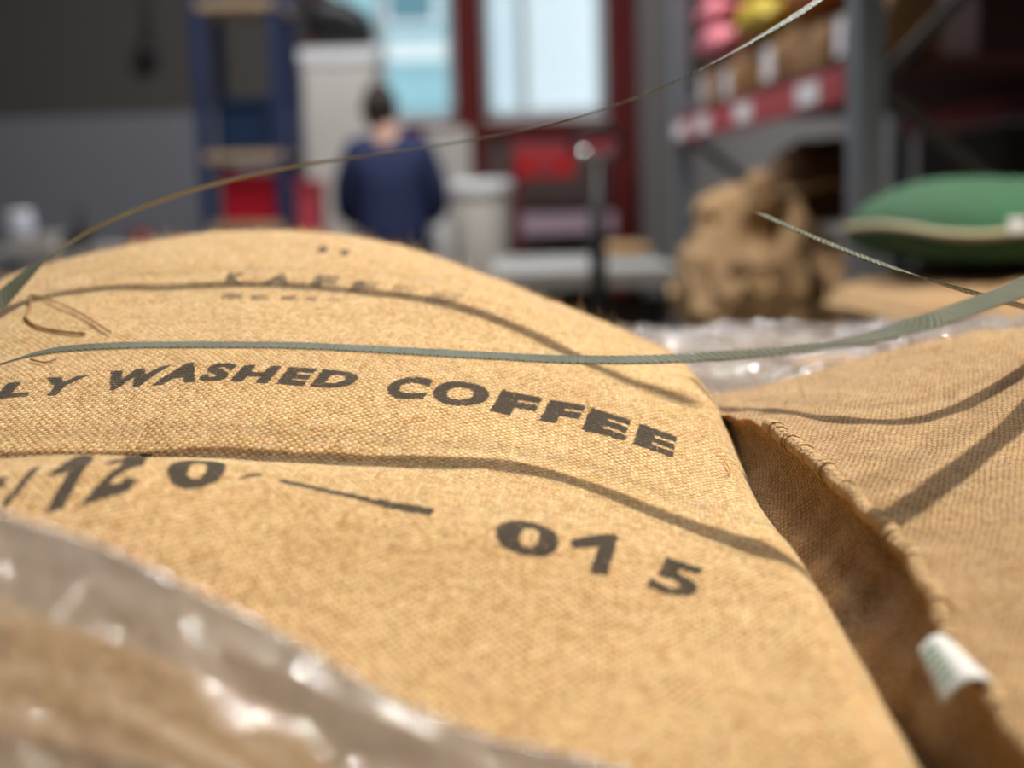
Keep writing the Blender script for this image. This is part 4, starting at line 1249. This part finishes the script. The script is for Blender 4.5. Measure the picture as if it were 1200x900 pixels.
bin_('white_bin', 'large white plastic bin with wide rim under the windows', at(563, 240, 6.9).x, 6.93, 0.601, rbn, at(563, 212, 6.9).z - 0.601)
cn = thing('white_canister', 'narrow white canister squeezed between the person and the large bin', 'canister', (at(512, 240, 6.8).x, 6.8, 0.601))
hc = at(512, 238, 6.8).z - 0.601
lathe('canister_body', [(.055, 0), (.058, .01), (.058, hc - .10), (.045, hc - .06)], M_WHITE, cn)
lathe('canister_cap', [(.030, hc - .0595), (.032, hc - .05), (.032, hc - .005), (.026, hc)], M_WHITE, cn)

cart = thing('red_cart', 'red steel cart with drawer box and pale shelf below the right window', 'cart')
CY = 7.45
r0, r1 = at(606, 240, CY).x, at(724, 240, CY).x
zt1, zt0 = at(660, 166, CY).z, at(660, 180, CY).z
M_RED = plain('bright_red_paint', (0.50, 0.004, 0.006), 0.7, var=0.08)
M_MAUVE = plain('mauve_shelf', (0.42, 0.30, 0.36), 0.5, var=0.08)
for x in (r0, r1):
    for y in (CY, CY + 0.45): box2('leg', (x - 0.02, y - 0.02, 0.05), (x + 0.02, y + 0.02, zt1), M_REDPAINT, cart)
    for y in (CY, CY + 0.45):
        bm = bmesh.new(); bmesh.ops.create_cone(bm, cap_ends=True, segments=20, radius1=0.03, radius2=0.03, depth=0.03)
        bmesh.ops.transform(bm, matrix=Matrix.Translation((x, y, 0.03)) @ Matrix.Rotation(math.pi / 2, 4, 'Y'), verts=bm.verts)
        bm_obj('wheel', bm, M_BLACK, cart)
box2('top_rail', (r0 - 0.02, CY - 0.045, zt0), (r1 + 0.02, CY - 0.021, zt1), M_BEAM, cart, 0.003)
box2('top_tray', (r0 + 0.021, CY - 0.02, zt0), (r1 - 0.021, CY + 0.43, zt0 + 0.02), M_REDPAINT, cart)
dw = box2('drawer', (r0, CY - 0.05, at(630, 208, CY).z), (at(672, 190, CY).x, CY + 0.35, zt0 - 0.004), M_RED, cart, 0.004)
box2('drawer_handle', (r0 + 0.10, CY - 0.065, zt0 - 0.08), (r0 + 0.22, CY - 0.0505, zt0 - 0.065), M_STEEL, dw)
box2('shelf', (r0 + 0.021, CY - 0.04, at(660, 274, CY).z), (r1 - 0.021, CY + 0.44, at(660, 250, CY).z), M_MAUVE, cart, 0.003)

# hand pallet truck with black tiller, standing in front of the bench
truck = thing('pallet_truck', 'black handled pallet truck standing before the grey bench', 'pallet truck')
TY = 4.55
tp = at(700, 186, TY); tb = at(701, 345, TY)
tube('tiller', [(tb.x, TY, 0.16), (tb.x, TY, 0.75), (tp.x, TY, tp.z)], [0.04, 0.033, 0.026], M_BLACK, truck, 12)
lp = [(tp.x + 0.085 * math.cos(a), TY, tp.z + 0.055 + 0.06 * math.sin(a)) for a in np.linspace(-math.pi / 2, 1.5 * math.pi, 28)]
tube('handle_loop', lp, 0.014, M_BLACK, truck, 8)
ball('knob', (at(684, 181, TY).x, TY - 0.035, at(684, 181, TY).z), (.02, .02, .02), plain('chrome', (0.8, 0.8, 0.8), 0.15, 1.0), truck, 3)
box2('pump_housing', (tp.x - 0.08, TY - 0.06, 0.10), (tp.x + 0.08, TY + 0.10, 0.36), M_RED, truck, 0.015)
for s in (-1, 1):
    box2('fork', (tp.x + s * 0.13 - 0.06, TY + 0.101, 0.06), (tp.x + s * 0.13 + 0.06, TY + 0.36, 0.11), M_RED, truck, 0.008)
bm = bmesh.new(); bmesh.ops.create_cone(bm, cap_ends=True, segments=24, radius1=0.085, radius2=0.085, depth=0.10)
bmesh.ops.transform(bm, matrix=Matrix.Translation((tp.x, TY, 0.085)) @ Matrix.Rotation(math.pi / 2, 4, 'Y'), verts=bm.verts)
bm_obj('wheel', bm, M_BLACK, truck)

# grey bench
bench = thing('work_bench', 'grey topped work bench in front of the red cart', 'table')
BY = 5.0
b0, b1 = at(575, 300, BY).x, at(798, 300, BY).x
bz = at(690, 316, BY).z
bh = bz - at(690, 338, BY).z
box2('bench_top', (b0, BY, bz - bh), (b1, BY + 1.5, bz), M_GREY, bench, 0.005)
for x in (b0 + 0.04, b1 - 0.04):
    for y in (BY + 0.05, BY + 1.45): box2('leg', (x - 0.025, y - 0.025, 0), (x + 0.025, y + 0.025, bz - bh - 0.001), M_STEELDK, bench)
box2('lower_shelf', (b0 + 0.07, BY + 0.03, 0.40), (b1 - 0.07, BY + 1.47, 0.42), M_STEELDK, bench)
crate('black crate on the lower shelf of the grey bench', ((b0 + b1) / 2 + 0.12, BY + 0.24, 0.421), (0.44, 0.36, 0.33), M_BLACK)
sk = soft_sack('folded_sack', 'small folded tan sack lying on the far right of the bench', b1 - 0.14, BY + 1.0, bz + 0.001, 0.24, 0.3, 0.07, M_C, 0.2, 95, seam=False)
grn = thing('green_bucket', 'small green bucket beside the black crate under the bench', 'bucket', (at(645, 345, 5.1).x, 5.12, 0.421))
M_GRNP = plain('green_plastic', (0.02, 0.19, 0.12), 0.4)
gh = at(645, 334, 5.1).z - 0.421
gh = min(gh, bz - bh - 0.421 - 0.01)
lathe('bucket_body', [(.055, 0), (.058, .005), (.070, gh - .02), (.075, gh - .018), (.075, gh), (.066, gh), (.055, .02)], M_GRNP, grn)
tube('bucket_handle', [(grn.location.x * 0 + .07 * math.cos(a), -.02 - .05 * math.sin(a), gh - .03 - .05 * math.sin(a)) for a in np.linspace(0, math.pi, 16)], .004, M_STEEL, grn, 6)
jug = thing('blue_jug', 'pale blue plastic jug at the foot of the far rack post', 'jug', (at(812, 362, 4.7).x, 4.88, 0))
jstand = thing('stool', 'dark stool under the pale blue jug', 'stool', (jug.location.x, 4.88, 0))
jz = at(812, 382, 4.88).z
jug.location.z = jz
lathe('stool_seat', [(.10, jz - .031), (.105, jz - .025), (.105, jz - .003), (.10, jz - .001)], M_STEELDK, jstand)
for k in range(3):
    a = k * 2.094 + 0.4
    tube('leg', [(.08 * math.cos(a), .08 * math.sin(a), jz - .032), (.12 * math.cos(a), .12 * math.sin(a), 0)], .010, M_STEELDK, jstand, 8)
M_PBLUE = plain('pale_blue_plastic', (0.30, 0.45, 0.62), 0.35)
lathe('jug_body', [(.042, 0), (.046, .006), (.046, .075), (.02, .10)], M_PBLUE, jug)
lathe('jug_cap', [(.018, .1005), (.02, .104), (.02, .122), (.016, .125)], M_WHITE, jug)

# pillar
pl0, pl1 = at(753, 200, 7.5).x, at(788, 200, 7.5).x
tag(box2('pillar', (pl0, 7.5, 0), (pl1, 7.7, ZC), M_PILLAR, None, 0.01), 'grey concrete pillar between the windows and the rack', 'pillar', kind='structure')

# ------------------------------------------------------------------ left background: conduit switch and side table
cx_, cz_ = at(170, 60, 8.1).x, at(170, 62, 8.1).z
sw = thing('pull_switch', 'black pull switch hanging from a grey conduit on the left wall', 'switch')
tube('conduit', [(cx_ + 0.03, YB - 0.025, ZC), (cx_ + 0.02, YB - 0.025, cz_ + 0.6), (cx_, YB - 0.03, cz_ + 0.10)], 0.022, plain('conduit_grey', (0.10, 0.09, 0.085), 0.6), sw, 10)
ball('switch_body', (cx_, YB - 0.07, cz_), (0.066, 0.05, 0.085), M_BLACK, sw, 3)
TYY = 5.4
tbl = thing('side_table', 'pale side table at the far left edge behind the sack', 'table')
s0, s1 = at(-60, 290, TYY).x, at(185, 290, TYY).x
tz = at(60, 292, TYY).z
box2('table_top', (s0, TYY, tz - 0.04), (s1, TYY + 0.6, tz), M_GREY, tbl, 0.004)
for x in (s0 + 0.04, s1 - 0.04):
    for y in (TYY + 0.04, TYY + 0.56): box2('leg', (x - 0.02, y - 0.02, 0), (x + 0.02, y + 0.02, tz - 0.041), M_STEEL, tbl)
def on_table(px, dy): return (at(px, 280, TYY + dy).x, TYY + dy, tz + 0.001)
wj = thing('white_jar', 'pale white jar at the left end of the side table', 'jar', on_table(25, .25))
lathe('jar_body', [(.055, 0), (.06, .01), (.06, .12), (.05, .135)], plain('bluish_white', (0.45, 0.47, 0.55), 0.4), wj); lathe('jar_lid', [(.054, .1355), (.055, .14), (.055, .16), (.05, .163)], M_WHITE, wj)
cb = thing('cream_box', 'low cream box in front of the white jar', 'box', on_table(45, .08))
box2('box_body', (-.09, -.06, 0), (.09, .06, .05), M_CREAM, cb, .004); box2('box_lid', (-.093, -.063, .0505), (.093, .063, .065), M_CREAM, cb, .003)
bt = thing('dark_bottle', 'dark bottle on the side table', 'bottle', on_table(97, .3))
lathe('bottle_body', [(.034, 0), (.037, .006), (.037, .09), (.014, .125), (.014, .15)], plain('dark_glass', (.05, .035, .035), .3), bt); lathe('bottle_cap', [(.016, .1505), (.016, .17), (.012, .172)], M_BLACK, bt)
db = thing('dark_toolbox', 'dark grey tool box low on the side table', 'box', on_table(88, .12))
box2('toolbox_body', (-.07, -.05, 0), (.07, .05, .05), M_BLACK, db, .006); tube('toolbox_handle', [(-.04, 0, .0505), (-.035, 0, .065), (.035, 0, .065), (.04, 0, .0505)], .005, M_STEELDK, db, 6)
rbx = thing('red_tin', 'small dull red tin at the right end of the side table', 'tin', on_table(165, .35))
lathe('tin_body', [(.05, 0), (.052, .004), (.052, .05), (.048, .054)], plain('dull_red', (.25, .05, .05), .5), rbx); lathe('tin_lid', [(.053, .0545), (.053, .066), (.046, .068)], M_REDPAINT, rbx)

# ------------------------------------------------------------------ move each thing's empty to its base
bpy.context.view_layer.update()
for o in list(bpy.data.objects):
    if o.type == 'EMPTY' and o.parent is None and o.location.length < 1e-6 and o.children:
        pts = []
        for c in o.children:
            if c.type == 'MESH': pts += [c.matrix_world @ Vector(b) for b in c.bound_box]
        if not pts: continue
        lo = Vector([min(q[i] for q in pts) for i in range(3)]); hi = Vector([max(q[i] for q in pts) for i in range(3)])
        base = Vector(((lo.x + hi.x) / 2, (lo.y + hi.y) / 2, lo.z))
        o.location = base
        for c in o.children: c.matrix_parent_inverse = Matrix.Translation(-base)
bpy.context.view_layer.update()
